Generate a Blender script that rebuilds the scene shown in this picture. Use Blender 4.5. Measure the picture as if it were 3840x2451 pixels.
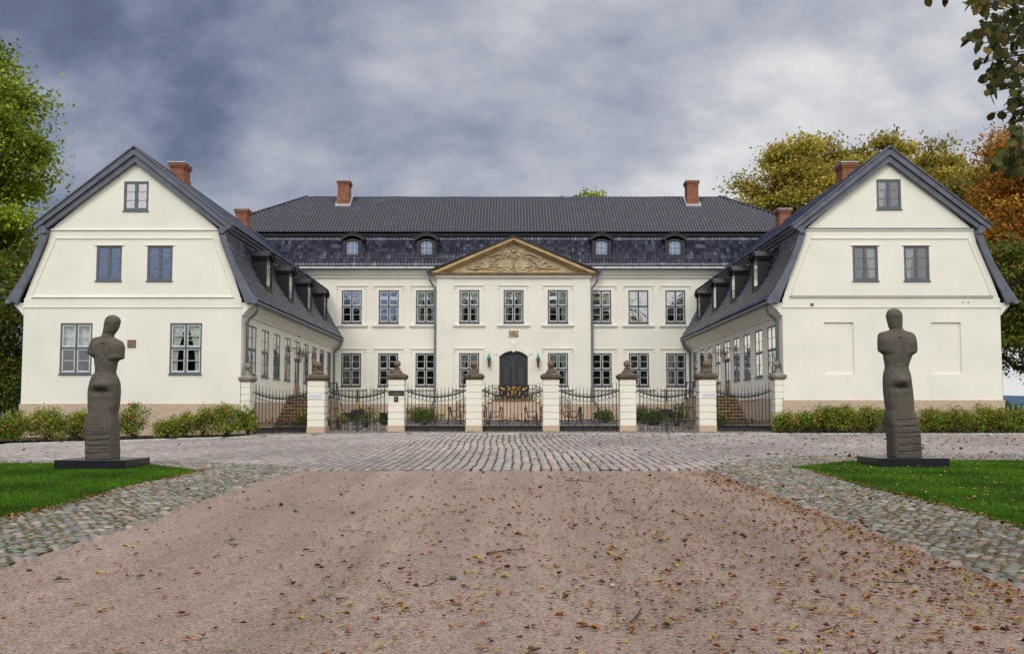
import bpy, bmesh, math, random
import numpy as np
from mathutils import Vector, Matrix
from mathutils.geometry import tessellate_polygon
R = math.radians
random.seed(7)
SC = bpy.context.scene
COL = SC.collection
for o in list(bpy.data.objects): bpy.data.objects.remove(o)

# ------------------------------------------------------------------ camera
cam_d = bpy.data.cameras.new("camera"); cam = bpy.data.objects.new("camera", cam_d); COL.objects.link(cam)
cam_d.sensor_width = 36.0; cam_d.lens = 36.0*3500/3840
cam_d.shift_y = 98.0/3840
cam_d.clip_start = 0.1; cam_d.clip_end = 5000
cam.location = (0, 0, 1.58); cam.rotation_euler = (R(90+3.78), 0, 0)
SC.camera = cam
SC.view_settings.view_transform = 'Standard'; SC.view_settings.look = 'None'
SC.view_settings.gamma = 1; SC.view_settings.use_curve_mapping = False
SC.view_settings.exposure = 0.34
SC.cycles.max_bounces = 6; SC.cycles.transparent_max_bounces = 12
SC.cycles.diffuse_bounces = 3; SC.cycles.glossy_bounces = 3
SC.cycles.caustics_reflective = False; SC.cycles.caustics_refractive = False

# ------------------------------------------------------------------ node helper
class NT:
    def __init__(s, tree): s.t = tree; s.n = tree.nodes; s.l = tree.links
    def new(s, typ, **kw):
        n = s.n.new(typ)
        for k, v in kw.items():
            if k.startswith('i_'):
                n.inputs[k[2:].replace('_', ' ')].default_value = v
            else: setattr(n, k, v)
        return n
    def link(s, a, b): s.l.new(a, b)
    def math(s, op, a, b=None, c=None, clamp=False):
        n = s.n.new('ShaderNodeMath'); n.operation = op; n.use_clamp = clamp
        for i, v in enumerate((a, b, c)):
            if v is None: continue
            if isinstance(v, (int, float)): n.inputs[i].default_value = v
            else: s.l.new(v, n.inputs[i])
        return n.outputs[0]
    def ramp(s, fac, stops, interp='LINEAR'):
        n = s.n.new('ShaderNodeValToRGB'); n.color_ramp.interpolation = interp
        e = n.color_ramp.elements
        while len(e) < len(stops): e.new(0.5)
        for i, (p, c) in enumerate(stops):
            e[i].position = p; e[i].color = (c[0], c[1], c[2], 1)
        s.l.new(fac, n.inputs[0]); return n.outputs[0]
    def mixc(s, fac, a, b, mode='MIX'):
        n = s.n.new('ShaderNodeMix'); n.data_type = 'RGBA'; n.blend_type = mode
        for i, v in ((0, fac), (6, a), (7, b)):
            if isinstance(v, (int, float)): n.inputs[i].default_value = v
            elif isinstance(v, tuple): n.inputs[i].default_value = (*v[:3], 1)
            else: s.l.new(v, n.inputs[i])
        return n.outputs[2]
    def noise(s, vec, scale, detail=4, rough=0.55, out='Fac'):
        n = s.n.new('ShaderNodeTexNoise'); n.inputs['Scale'].default_value = scale
        n.inputs['Detail'].default_value = detail; n.inputs['Roughness'].default_value = rough
        if vec is not None: s.l.new(vec, n.inputs['Vector'])
        return n.outputs[out]
    def mapping(s, vec, scale=(1, 1, 1), loc=(0, 0, 0), rot=(0, 0, 0)):
        n = s.n.new('ShaderNodeMapping'); n.inputs['Scale'].default_value = scale
        n.inputs['Location'].default_value = loc; n.inputs['Rotation'].default_value = rot
        s.l.new(vec, n.inputs['Vector']); return n.outputs[0]

# ------------------------------------------------------------------ sky and sun
SUN_EL, SUN_AZ = R(42), R(205)     # azimuth clockwise from +Y : behind the camera, a little left
world = bpy.data.worlds.new("World"); SC.world = world; world.use_nodes = True
w = NT(world.node_tree); w.n.clear()
wo = w.new('ShaderNodeOutputWorld')
sky = w.new('ShaderNodeTexSky', sky_type='NISHITA', sun_disc=False)
sky.sun_elevation = SUN_EL; sky.sun_rotation = SUN_AZ
bg1 = w.new('ShaderNodeBackground'); bg1.inputs[1].default_value = 0.1; w.link(sky.outputs[0], bg1.inputs[0])
tc = w.new('ShaderNodeTexCoord'); G = tc.outputs['Generated']
sx = w.new('ShaderNodeSeparateXYZ'); w.link(G, sx.inputs[0])
dx, dy, dz = sx.outputs
zz = w.math('ADD', w.math('MAXIMUM', dz, 0.0), 0.62)
cx_ = w.math('DIVIDE', dx, zz); cy_ = w.math('DIVIDE', dy, zz)
cb = w.new('ShaderNodeCombineXYZ'); w.link(cx_, cb.inputs[0]); w.link(cy_, cb.inputs[1])
n1 = w.noise(w.mapping(cb.outputs[0], (1.3, 1.5, 1), (9.9, 0.3, 0), (0, 0, R(35))), 1.7, 8, 0.55)
n2 = w.noise(w.mapping(cb.outputs[0], (2.6, 3.6, 1), (1.3, 7.7, 0), (0, 0, R(30))), 3.4, 9, 0.60)
# brighter cloud to the right of the building's axis, a dark bank to the left, bright broken cloud behind the viewer
v = w.math('ADD', w.math('MULTIPLY', w.math('SUBTRACT', n1, 0.5), 1.95), w.math('MULTIPLY', w.math('SUBTRACT', n2, 0.5), 0.65))
az = w.math('MULTIPLY', w.math('ADD', dx, 0.16), 2.2)
az = w.math('MINIMUM', w.math('MAXIMUM', az, -0.27), 0.38)
v = w.math('ADD', v, az)
v = w.math('ADD', v, w.math('MULTIPLY', w.math('MAXIMUM', w.math('MULTIPLY', dy, -1.0), 0.0), 0.5))
v = w.math('ADD', v, w.math('MULTIPLY', w.math('MAXIMUM', w.math('SUBTRACT', 0.30, dz), 0.0), 0.25))
v = w.math('ADD', v, 0.52)
ccol = w.ramp(v, [(0.0, (0.085, 0.105, 0.165)), (0.25, (0.155, 0.185, 0.285)), (0.5, (0.335, 0.365, 0.47)), (0.75, (0.54, 0.56, 0.62)), (1.0, (0.86, 0.85, 0.85))])
bg2 = w.new('ShaderNodeBackground'); w.link(ccol, bg2.inputs[0])
# cloud luminance rises towards the hidden sun behind the viewer
sunside = w.math('MULTIPLY', w.math('MAXIMUM', w.math('ADD', w.math('MULTIPLY', dy, -0.9), w.math('MULTIPLY', w.math('SUBTRACT', dz, .30), 1.5)), 0.0), 1.25)
strength = w.math('ADD', 0.72, sunside)
w.link(strength, bg2.inputs[1])
mx = w.new('ShaderNodeMixShader'); mx.inputs[0].default_value = 0.94
w.link(bg1.outputs[0], mx.inputs[1]); w.link(bg2.outputs[0], mx.inputs[2]); w.link(mx.outputs[0], wo.inputs[0])

sd = bpy.data.lights.new("sun", 'SUN'); sun = bpy.data.objects.new("sun", sd); COL.objects.link(sun)
sd.energy = 0.95; sd.angle = R(20); sd.color = (1.0, 0.955, 0.88)
sdir = Vector((math.sin(SUN_AZ)*math.cos(SUN_EL), math.cos(SUN_AZ)*math.cos(SUN_EL), math.sin(SUN_EL)))
sun.rotation_euler = sdir.to_track_quat('Z', 'Y').to_euler(); sun.location = (0, -20, 40)

# ------------------------------------------------------------------ materials
MATS = {}
def mat(name):
    m = bpy.data.materials.new(name); m.use_nodes = True
    t = NT(m.node_tree); t.n.clear()
    out = t.new('ShaderNodeOutputMaterial'); b = t.new('ShaderNodeBsdfPrincipled')
    t.link(b.outputs[0], out.inputs[0]); MATS[name] = m
    return m, t, b, out
def simple(name, col, rough=0.7, spec=0.4, metal=0.0, var=0.25, nscale=6.0, bump=0.0, bscale=60.0, dark=None, bdist=0.01):
    m, t, b, out = mat(name)
    co = t.new('ShaderNodeTexCoord').outputs['Object']
    n = t.noise(co, nscale, 6, 0.6)
    d = dark or tuple(c*(1-var) for c in col)
    l = tuple(min(1, c*(1+var*0.6)) for c in col)
    c = t.ramp(n, [(0.3, d), (0.55, col), (0.75, l)])
    t.link(c, b.inputs['Base Color'])
    b.inputs['Roughness'].default_value = rough; b.inputs['Specular IOR Level'].default_value = spec
    b.inputs['Metallic'].default_value = metal
    if bump:
        bn = t.new('ShaderNodeBump'); bn.inputs['Strength'].default_value = bump; bn.inputs['Distance'].default_value = bdist
        t.link(t.noise(co, bscale, 5, 0.6), bn.inputs['Height']); t.link(bn.outputs[0], b.inputs['Normal'])
    return m
def attr_mat(name, rough=0.8, spec=0.3, noise_amt=0.35, nscale=40, bump=0.3, bscale=80, bdist=0.005, transl=0.0):
    """colour from the per-piece 'tint' attribute, broken up by noise"""
    m, t, b, out = mat(name)
    a = t.new('ShaderNodeAttribute', attribute_name='tint')
    co = t.new('ShaderNodeTexCoord').outputs['Object']
    n = t.noise(co, nscale, 5, 0.65)
    f = t.math('ADD', t.math('MULTIPLY', t.math('SUBTRACT', n, 0.5), noise_amt*4), 1.0)
    c = t.mixc(1.0, a.outputs['Color'], (1, 1, 1), 'MULTIPLY')
    vm = t.new('ShaderNodeVectorMath', operation='SCALE'); t.link(a.outputs['Color'], vm.inputs[0]); t.link(f, vm.inputs['Scale'])
    t.link(vm.outputs[0], b.inputs['Base Color'])
    b.inputs['Roughness'].default_value = rough; b.inputs['Specular IOR Level'].default_value = spec
    if bump:
        bn = t.new('ShaderNodeBump'); bn.inputs['Strength'].default_value = bump; bn.inputs['Distance'].default_value = bdist
        t.link(t.noise(co, bscale, 4, 0.6), bn.inputs['Height']); t.link(bn.outputs[0], b.inputs['Normal'])
    if transl:
        tr = t.new('ShaderNodeBsdfTranslucent'); t.link(vm.outputs[0], tr.inputs[0])
        ms = t.new('ShaderNodeMixShader'); ms.inputs[0].default_value = transl
        t.link(b.outputs[0], ms.inputs[1]); t.link(tr.outputs[0], ms.inputs[2]); t.link(ms.outputs[0], out.inputs[0])
    return m

def plaster(name, col, streak=0.1, bstr=0.25, bscale=9.0, bdist=0.02, patch=(0.86, 0.84, 0.82)):
    m, t, b, out = mat(name)
    co = t.new('ShaderNodeTexCoord').outputs['Object']
    n = t.noise(co, 0.55, 6, 0.6)
    c = t.ramp(n, [(0.3, tuple(a*0.93*p for a, p in zip(col, (0.99, 1.0, 1.01)))), (0.5, col), (0.72, tuple(min(1, a*1.05) for a in col))])
    st = t.noise(t.mapping(co, (1.7, 1.7, 0.16)), 1.5, 8, 0.8)
    fst = t.math('MULTIPLY', t.math('SUBTRACT', st, 0.55, clamp=True), streak*5, clamp=True)
    c = t.mixc(fst, c, tuple(a*p*0.85 for a, p in zip(col, patch)))
    sp = t.noise(co, 3.2, 8, 0.75)
    fsp = t.math('MULTIPLY', t.math('SUBTRACT', sp, 0.63, clamp=True), 5.0, clamp=True)
    c = t.mixc(t.math('MULTIPLY', fsp, 0.35), c, tuple(a*0.8 for a in col))
    t.link(c, b.inputs['Base Color']); b.inputs['Roughness'].default_value = 0.88; b.inputs['Specular IOR Level'].default_value = 0.2
    h = t.math('ADD', t.noise(co, bscale, 5, 0.55), t.math('MULTIPLY', t.noise(co, 90, 3, 0.6), 0.15))
    bn = t.new('ShaderNodeBump'); bn.inputs['Strength'].default_value = bstr; bn.inputs['Distance'].default_value = bdist
    t.link(h, bn.inputs['Height']); t.link(bn.outputs[0], b.inputs['Normal'])
    return m
plaster('cream_plaster', (0.785, 0.755, 0.65), 0.22)
plaster('pillar_plaster', (0.79, 0.755, 0.64), 0.16, 0.3, 14)
plaster('pink_plaster', (0.53, 0.405, 0.295), 0.08, 0.9, 5.0, 0.05)
plaster('smooth_pink', (0.54, 0.405, 0.29), 0.06, 0.25, 12.0, 0.01)
simple('white_trim', (0.80, 0.78, 0.70), 0.75, var=0.08, nscale=2, bump=0.1)
simple('verge_grey', (0.115, 0.125, 0.155), 0.55, var=0.35, nscale=2.5, bump=0.25, bscale=20)
simple('frame_grey', (0.052, 0.054, 0.070), 0.5, var=0.2, nscale=8)
simple('frame_bluegrey', (0.105, 0.12, 0.145), 0.5, var=0.2, nscale=8)
simple('sash_light', (0.62, 0.66, 0.62), 0.5, var=0.12)
simple('dark_wood', (0.028, 0.024, 0.026), 0.5, 0.4, var=0.35, nscale=9, bump=0.2, bscale=30)
simple('black_door', (0.050, 0.047, 0.055), 0.38, 0.5, var=0.3, nscale=10, bump=0.3, bscale=40)
simple('zinc', (0.15, 0.17, 0.20), 0.45, 0.5, 0.3, var=0.25, nscale=5)
simple('lead_light', (0.42, 0.44, 0.46), 0.5, 0.5, 0.2, var=0.3, nscale=7)
simple('iron_black', (0.014, 0.014, 0.019), 0.45, 0.5, 0.2, var=0.3, nscale=20, bump=0.2)
simple('gold_leaf', (0.80, 0.46, 0.07), 0.4, 0.5, 0.35, var=0.3, nscale=20)
simple('copper_green', (0.06, 0.24, 0.19), 0.6, var=0.3, nscale=12)
simple('copper_red', (0.16, 0.06, 0.045), 0.45, var=0.3, nscale=15)
simple('lantern_glass', (0.42, 0.38, 0.33), 0.15, 0.6, var=0.15, nscale=10)
simple('lantern_glass_brown', (0.12, 0.085, 0.07), 0.15, 0.6, var=0.2, nscale=10)
simple('sandstone_brown', (0.135, 0.098, 0.070), 0.9, 0.2, var=0.55, nscale=5, bump=0.7, bscale=45, bdist=0.01)
simple('sandstone_grey', (0.27, 0.24, 0.19), 0.9, 0.2, var=0.45, nscale=5, bump=0.6, bscale=45)
simple('ball_orange', (0.21, 0.14, 0.085), 0.9, 0.2, var=0.5, nscale=9, bump=0.6, bscale=45, dark=(0.11, 0.085, 0.06))
simple('pediment_stone', (0.50, 0.35, 0.165), 0.9, 0.2, var=0.45, nscale=1.6, bump=0.5, bscale=30, dark=(0.27, 0.20, 0.12))
simple('tympanum_stone', (0.50, 0.40, 0.25), 0.9, 0.2, var=0.4, nscale=2.2, bump=0.5, bscale=25, dark=(0.31, 0.245, 0.155))
simple('stone_step', (0.36, 0.26, 0.155), 0.9, 0.2, var=0.5, nscale=4, bump=0.6, bscale=20, dark=(0.13, 0.09, 0.055))
simple('curb_stone', (0.10, 0.095, 0.095), 0.9, 0.2, var=0.5, nscale=5, bump=0.6, bscale=25)
simple('black_granite', (0.013, 0.014, 0.018), 0.32, 0.5, var=0.4, nscale=60, bump=0.05)
simple('chair_green', (0.035, 0.055, 0.035), 0.45, var=0.3, nscale=10)
simple('old_wood', (0.23, 0.18, 0.13), 0.9, 0.2, var=0.4, nscale=10, bump=0.5, bscale=20)
simple('curtain_cloth', (0.78, 0.80, 0.70), 0.9, 0.1, var=0.12, nscale=3)
simple('room_dark', (0.03, 0.026, 0.024), 0.9, 0.1, var=0.2, nscale=2)
simple('sign_white', (0.70, 0.72, 0.74), 0.35, var=0.04)
simple('sign_black', (0.032, 0.030, 0.042), 0.3, 0.5, var=0.2)
simple('letter_grey', (0.20, 0.21, 0.26), 0.6, var=0.1)
simple('letter_gold', (0.50, 0.33, 0.12), 0.5, var=0.1)
simple('bark', (0.085, 0.07, 0.055), 0.95, 0.1, var=0.4, nscale=6, bump=1.0, bscale=18, bdist=0.03)
simple('copper_tip', (0.22, 0.42, 0.30), 0.6, var=0.2)
simple('far_hill', (0.10, 0.15, 0.24), 0.9, 0.0, var=0.1, nscale=0.01)
simple('lead_dark', (0.08, 0.09, 0.11), 0.7, var=0.3, nscale=30)
simple('rose_red', (0.60, 0.008, 0.03), 0.6, var=0.3, nscale=30)
simple('rose_pink', (0.70, 0.03, 0.16), 0.6, var=0.3, nscale=30)
simple('plaque_stone', (0.22, 0.14, 0.085), 0.9, 0.2, var=0.4, nscale=8, bump=1.0, bscale=14, bdist=0.03)
simple('soil', (0.055, 0.038, 0.025), 0.95, 0.1, var=0.4, nscale=4, bump=0.8, bscale=20, bdist=0.04)
attr_mat('leaf_mat', 0.6, 0.3, 0.10, 3, 0.0, transl=0.45)
attr_mat('leaf_matte', 0.75, 0.2, 0.08, 3, 0.0, transl=0.25)
attr_mat('dead_leaf', 0.7, 0.25, 0.2, 60, 0.0, transl=0.1)
attr_mat('sett_mat', 0.72, 0.35, 0.16, 9, 0.5, 70, 0.006)
attr_mat('cobble_mat', 0.75, 0.3, 0.22, 14, 0.4, 60, 0.006)
attr_mat('grass_mat', 0.6, 0.25, 0.12, 2, 0.0, transl=0.3)

# glass: faint waviness so reflections break up from pane to pane
def glass(name, refl=1.0, tint=(0.75, 0.8, 0.8), gcol=(1, 1, 1)):
    m = bpy.data.materials.new(name); m.use_nodes = True; t = NT(m.node_tree); t.n.clear()
    out = t.new('ShaderNodeOutputMaterial')
    gl = t.new('ShaderNodeBsdfGlossy'); gl.inputs['Roughness'].default_value = 0.02; gl.inputs[0].default_value = (*gcol, 1)
    tr = t.new('ShaderNodeBsdfTransparent'); tr.inputs[0].default_value = (*tint, 1)
    co = t.new('ShaderNodeTexCoord').outputs['Object']
    bn = t.new('ShaderNodeBump'); bn.inputs['Strength'].default_value = 0.35; bn.inputs['Distance'].default_value = 0.02
    t.link(t.noise(co, 3.0, 2, 0.5), bn.inputs['Height']); t.link(bn.outputs[0], gl.inputs['Normal'])
    fr = t.new('ShaderNodeFresnel'); fr.inputs[0].default_value = 1.5; t.link(bn.outputs[0], fr.inputs['Normal'])
    f = t.math('MULTIPLY', t.math('ADD', fr.outputs[0], 0.05), 1.5*refl, clamp=True)
    ms = t.new('ShaderNodeMixShader'); t.link(f, ms.inputs[0]); t.link(tr.outputs[0], ms.inputs[1]); t.link(gl.outputs[0], ms.inputs[2])
    t.link(ms.outputs[0], out.inputs[0]); MATS[name] = m
glass('glass'); glass('glass_sky_tint', 1.8, (0.6, 0.65, 0.7), (0.48, 0.60, 0.82)); glass('glass_bright', 2.4, (0.6, 0.65, 0.7))  # second one: clear pane with a blue sky reflection put into its gloss colour

# glazed pantiles: UV.x counts columns, UV.y counts courses
def tiles(name, base, hi, bright_p, rough=(0.16, 0.42), spec=.6):
    m, t, b, out = mat(name)
    uv = t.new('ShaderNodeTexCoord').outputs['UV']
    s = t.new('ShaderNodeSeparateXYZ'); t.link(uv, s.inputs[0])
    cb = t.new('ShaderNodeCombineXYZ')
    t.link(t.math('FLOOR', s.outputs[0]), cb.inputs[0]); t.link(t.math('FLOOR', s.outputs[1]), cb.inputs[1])
    wn = t.new('ShaderNodeTexWhiteNoise', noise_dimensions='3D'); t.link(cb.outputs[0], wn.inputs[0])
    big = t.noise(t.mapping(uv, (0.12, 0.5, 1)), 1.0, 4, 0.6)
    r = wn.outputs['Value']
    c = t.ramp(r, [(0.0, tuple(x*0.55 for x in base)), (0.5, base), (0.9, tuple(x*1.5 for x in base)), (1.0, tuple(x*2.2 for x in base))])
    sel = t.math('MULTIPLY', t.math('GREATER_THAN', t.math('ADD', r, t.math('MULTIPLY', t.math('SUBTRACT', big, 0.5), 0.6)), 1.0-bright_p), 0.8)
    c = t.mixc(sel, c, hi)
    t.link(c, b.inputs['Base Color'])
    rr = t.math('ADD', t.math('MULTIPLY', wn.outputs['Value'], rough[1]-rough[0]), rough[0]); t.link(rr, b.inputs['Roughness'])
    b.inputs['Specular IOR Level'].default_value = spec
    bn = t.new('ShaderNodeBump'); bn.inputs['Strength'].default_value = 0.3; bn.inputs['Distance'].default_value = 0.01
    t.link(t.noise(t.new('ShaderNodeTexCoord').outputs['Object'], 7, 3), bn.inputs['Height']); t.link(bn.outputs[0], b.inputs['Normal'])
tiles('tiles_upper', (0.015, 0.017, 0.036), (0.06, 0.07, 0.12), 0.02, (.24, .40), .4)
tiles('tiles_lower', (0.040, 0.042, 0.070), (0.15, 0.16, 0.215), 0.07, (.08, .36), .9)
tiles('tiles_wing', (0.046, 0.054, 0.100), (0.24, 0.26, 0.38), 0.03, (0.15, 0.40), .9)

def brick():
    m, t, b, out = mat('brick')
    co = t.new('ShaderNodeTexCoord').outputs['Object']
    s = t.new('ShaderNodeSeparateXYZ'); t.link(co, s.inputs[0])
    cb = t.new('ShaderNodeCombineXYZ'); t.link(t.math('ADD', s.outputs[0], s.outputs[1]), cb.inputs[0]); t.link(s.outputs[2], cb.inputs[1])
    br = t.new('ShaderNodeTexBrick'); t.link(cb.outputs[0], br.inputs['Vector'])
    br.inputs['Color1'].default_value = (0.20, 0.052, 0.022, 1); br.inputs['Color2'].default_value = (0.34, 0.115, 0.042, 1)
    br.inputs['Mortar'].default_value = (0.17, 0.13, 0.105, 1); br.inputs['Scale'].default_value = 1.0
    br.inputs['Brick Width'].default_value = 0.24; br.inputs['Row Height'].default_value = 0.075; br.inputs['Mortar Size'].default_value = 0.008
    n = t.noise(co, 4, 6, 0.7)
    c = t.mixc(t.math('MULTIPLY', t.math('SUBTRACT', n, 0.5, clamp=True), 3.0, clamp=True), br.outputs['Color'], (0.10, 0.06, 0.05))
    t.link(c, b.inputs['Base Color']); b.inputs['Roughness'].default_value = 0.9
    bn = t.new('ShaderNodeBump'); bn.inputs['Strength'].default_value = 0.6; bn.inputs['Distance'].default_value = 0.01
    t.link(t.math('SUBTRACT', 1.0, br.outputs['Fac']), bn.inputs['Height']); t.link(bn.outputs[0], b.inputs['Normal'])
brick()

def gravel(name, c1, c2, c3, stripe=0.0):
    m, t, b, out = mat(name)
    co = t.new('ShaderNodeTexCoord').outputs['Object']
    big = t.noise(co, 0.35, 6, 0.62)
    trk = t.noise(t.mapping(co, (1.7, 0.12, 1)), 1.0, 5, 0.6)
    vo = t.new('ShaderNodeTexVoronoi'); vo.inputs['Scale'].default_value = 120; t.link(co, vo.inputs['Vector'])
    vo2 = t.new('ShaderNodeTexVoronoi'); vo2.inputs['Scale'].default_value = 55; t.link(co, vo2.inputs['Vector'])
    s2 = t.new('ShaderNodeSeparateColor'); t.link(vo.outputs['Color'], s2.inputs[0])
    s3 = t.new('ShaderNodeSeparateColor'); t.link(vo2.outputs['Color'], s3.inputs[0])
    fac = t.math('ADD', t.math('MULTIPLY', s2.outputs[0], 0.55), t.math('MULTIPLY', s3.outputs[0], 0.45))
    c = t.ramp(fac, [(0.10, tuple(x*0.6 for x in c2)), (0.35, c2), (0.6, c1), (0.9, c3)])
    m1 = t.math('ADD', t.math('MULTIPLY', t.math('SUBTRACT', big, 0.5), 0.5), t.math('MULTIPLY', t.math('SUBTRACT', trk, 0.5), 0.9))
    f = t.math('ADD', m1, 1.0)
    vm = t.new('ShaderNodeVectorMath', operation='SCALE'); t.link(c, vm.inputs[0]); t.link(f, vm.inputs['Scale'])
    t.link(vm.outputs[0], b.inputs['Base Color']); b.inputs['Roughness'].default_value = 0.95; b.inputs['Specular IOR Level'].default_value = 0.15
    h = t.math('ADD', t.math('MULTIPLY', vo.outputs['Distance'], -0.5), t.math('MULTIPLY', vo2.outputs['Distance'], -0.6))
    h = t.math('ADD', h, t.math('MULTIPLY', t.noise(co, 3.0, 5, 0.6), 1.6))
    bn = t.new('ShaderNodeBump'); bn.inputs['Strength'].default_value = 0.8; bn.inputs['Distance'].default_value = 0.02
    t.link(h, bn.inputs['Height']); t.link(bn.outputs[0], b.inputs['Normal'])
gravel('gravel_pink', (0.385, 0.282, 0.222), (0.30, 0.216, 0.168), (0.50, 0.40, 0.335))
gravel('gravel_court', (0.25, 0.215, 0.185), (0.16, 0.135, 0.115), (0.42, 0.38, 0.34))
simple('turf', (0.035, 0.10, 0.006), 0.95, 0.05, var=0.4, nscale=1.5, bump=0.6, bscale=30, bdist=0.02)
simple('joint_soil', (0.085, 0.068, 0.045), 0.95, 0.1, var=0.5, nscale=3, bump=0.5, bscale=40, dark=(0.05, 0.06, 0.02))
simple('mossy_soil', (0.11, 0.095, 0.05), 0.95, 0.1, var=0.5, nscale=1.2, bump=0.6, bscale=40, dark=(0.06, 0.075, 0.02))

def granite_statue():
    m, t, b, out = mat('statue_granite')
    co = t.new('ShaderNodeTexCoord').outputs['Object']
    n = t.noise(co, 95, 3, 0.7); n2 = t.noise(co, 3.5, 6, 0.7)
    c = t.ramp(n, [(0.36, (0.030, 0.026, 0.022)), (0.5, (0.100, 0.081, 0.063)), (0.66, (0.24, 0.205, 0.17))])
    c = t.mixc(t.math('MULTIPLY', t.math('SUBTRACT', n2, 0.5, clamp=True), 2.2, clamp=True), c, (0.052, 0.044, 0.036))
    t.link(c, b.inputs['Base Color']); b.inputs['Roughness'].default_value = 0.8; b.inputs['Specular IOR Level'].default_value = 0.3
    bn = t.new('ShaderNodeBump'); bn.inputs['Strength'].default_value = 0.8; bn.inputs['Distance'].default_value = 0.012
    t.link(t.math('ADD', t.noise(co, 28, 6, 0.7), t.math('MULTIPLY', t.noise(co, 8, 3), 0.8)), bn.inputs['Height']); t.link(bn.outputs[0], b.inputs['Normal'])
granite_statue()

# ------------------------------------------------------------------ mesh helpers
def IDF(a, b, z): return (a, b, z)
def frame(origin, u, n):
    ox, oy, oz = origin
    return lambda a, b, z: (ox + u[0]*a + n[0]*b, oy + u[1]*a + n[1]*b, oz + z)
class MB:
    def __init__(s, F=IDF): s.v = []; s.f = []; s.F = F
    def add(s, pts): i = len(s.v); s.v += [s.F(*p) for p in pts]; return i
    def face(s, pts): i = s.add(pts); s.f.append(tuple(range(i, i+len(pts))))
    def box(s, a0, a1, b0, b1, z0, z1):
        i = s.add([(a0, b0, z0), (a1, b0, z0), (a1, b1, z0), (a0, b1, z0), (a0, b0, z1), (a1, b0, z1), (a1, b1, z1), (a0, b1, z1)])
        for q in ((0, 3, 2, 1), (4, 5, 6, 7), (0, 1, 5, 4), (1, 2, 6, 5), (2, 3, 7, 6), (3, 0, 4, 7)): s.f.append(tuple(i+k for k in q))
        return s
    def frust(s, a0, a1, b0, b1, z0, z1, da, db=None):
        db = da if db is None else db
        i = s.add([(a0, b0, z0), (a1, b0, z0), (a1, b1, z0), (a0, b1, z0), (a0+da, b0+db, z1), (a1-da, b0+db, z1), (a1-da, b1-db, z1), (a0+da, b1-db, z1)])
        for q in ((0, 3, 2, 1), (4, 5, 6, 7), (0, 1, 5, 4), (1, 2, 6, 5), (2, 3, 7, 6), (3, 0, 4, 7)): s.f.append(tuple(i+k for k in q))
        return s
    def prism_y(s, poly, b0, b1):
        """polygon in (a,z) extruded along b, may be concave"""
        n = len(poly); i = s.add([(a, b0, z) for a, z in poly]); j = s.add([(a, b1, z) for a, z in poly])
        for t in tessellate_polygon([[Vector((a, z, 0)) for a, z in poly]]):
            s.f.append(tuple(i+k for k in t)); s.f.append(tuple(j+k for k in reversed(t)))
        for k in range(n): s.f.append((i+k, i+(k+1) % n, j+(k+1) % n, j+k))
        return s
    def prism_z(s, poly, z0, z1):
        n = len(poly); i = s.add([(a, b, z0) for a, b in poly]); j = s.add([(a, b, z1) for a, b in poly])
        for t in tessellate_polygon([[Vector((a, b, 0)) for a, b in poly]]):
            s.f.append(tuple(i+k for k in t)); s.f.append(tuple(j+k for k in reversed(t)))
        for k in range(n): s.f.append((i+k, i+(k+1) % n, j+(k+1) % n, j+k))
        return s
    def profile_a(s, prof, a0, a1):
        """profile in (b,z), run along a"""
        n = len(prof); i = s.add([(a0, b, z) for b, z in prof]); j = s.add([(a1, b, z) for b, z in prof])
        for k in range(n): s.f.append((i+k, i+(k+1) % n, j+(k+1) % n, j+k))
        for t in tessellate_polygon([[Vector((b, z, 0)) for b, z in prof]]):
            s.f.append(tuple(i+k for k in t)); s.f.append(tuple(j+k for k in reversed(t)))
        return s
    def holes(s, outer, hs, b=0.0, depth=0.2):
        loops = [outer]+hs; flat = [p for l in loops for p in l]
        i = s.add([(a, b, z) for a, z in flat])
        for t in tessellate_polygon([[Vector((a, z, 0)) for a, z in l] for l in loops]): s.f.append(tuple(i+k for k in t))
        for h in hs:
            n = len(h); j = s.add([(a, b, z) for a, z in h]); k2 = s.add([(a, b-depth, z) for a, z in h])
            for k in range(n): s.f.append((j+k, j+(k+1) % n, k2+(k+1) % n, k2+k))
        return s
    def tube(s, path, r, n=6, closed=False, cap=True):
        P = [Vector(s.F(*p)) for p in path]; m = len(P)
        rs = r if isinstance(r, (list, tuple)) else [r]*m
        base = len(s.v); up = Vector((0, 0, 1)); pn = None
        for k in range(m):
            if closed: t = P[(k+1) % m]-P[k-1]
            else: t = P[min(k+1, m-1)]-P[max(k-1, 0)]
            if t.length < 1e-9: t = Vector((0, 0, 1))
            t.normalize()
            if pn is None:
                pn = t.cross(up)
                if pn.length < 1e-3: pn = t.cross(Vector((1, 0, 0)))
            pn = (pn - t*pn.dot(t))
            if pn.length < 1e-6: pn = t.orthogonal()
            pn.normalize(); bn = t.cross(pn)
            for q in range(n):
                a = 2*math.pi*q/n; s.v.append(tuple(P[k]+(pn*math.cos(a)+bn*math.sin(a))*rs[k]))
        segs = m if closed else m-1
        for k in range(segs):
            for q in range(n):
                a = base+k*n; b2 = base+((k+1) % m)*n
                s.f.append((a+q, a+(q+1) % n, b2+(q+1) % n, b2+q))
        if cap and not closed:
            s.f.append(tuple(base+q for q in reversed(range(n)))); s.f.append(tuple(base+(m-1)*n+q for q in range(n)))
        return s
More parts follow.
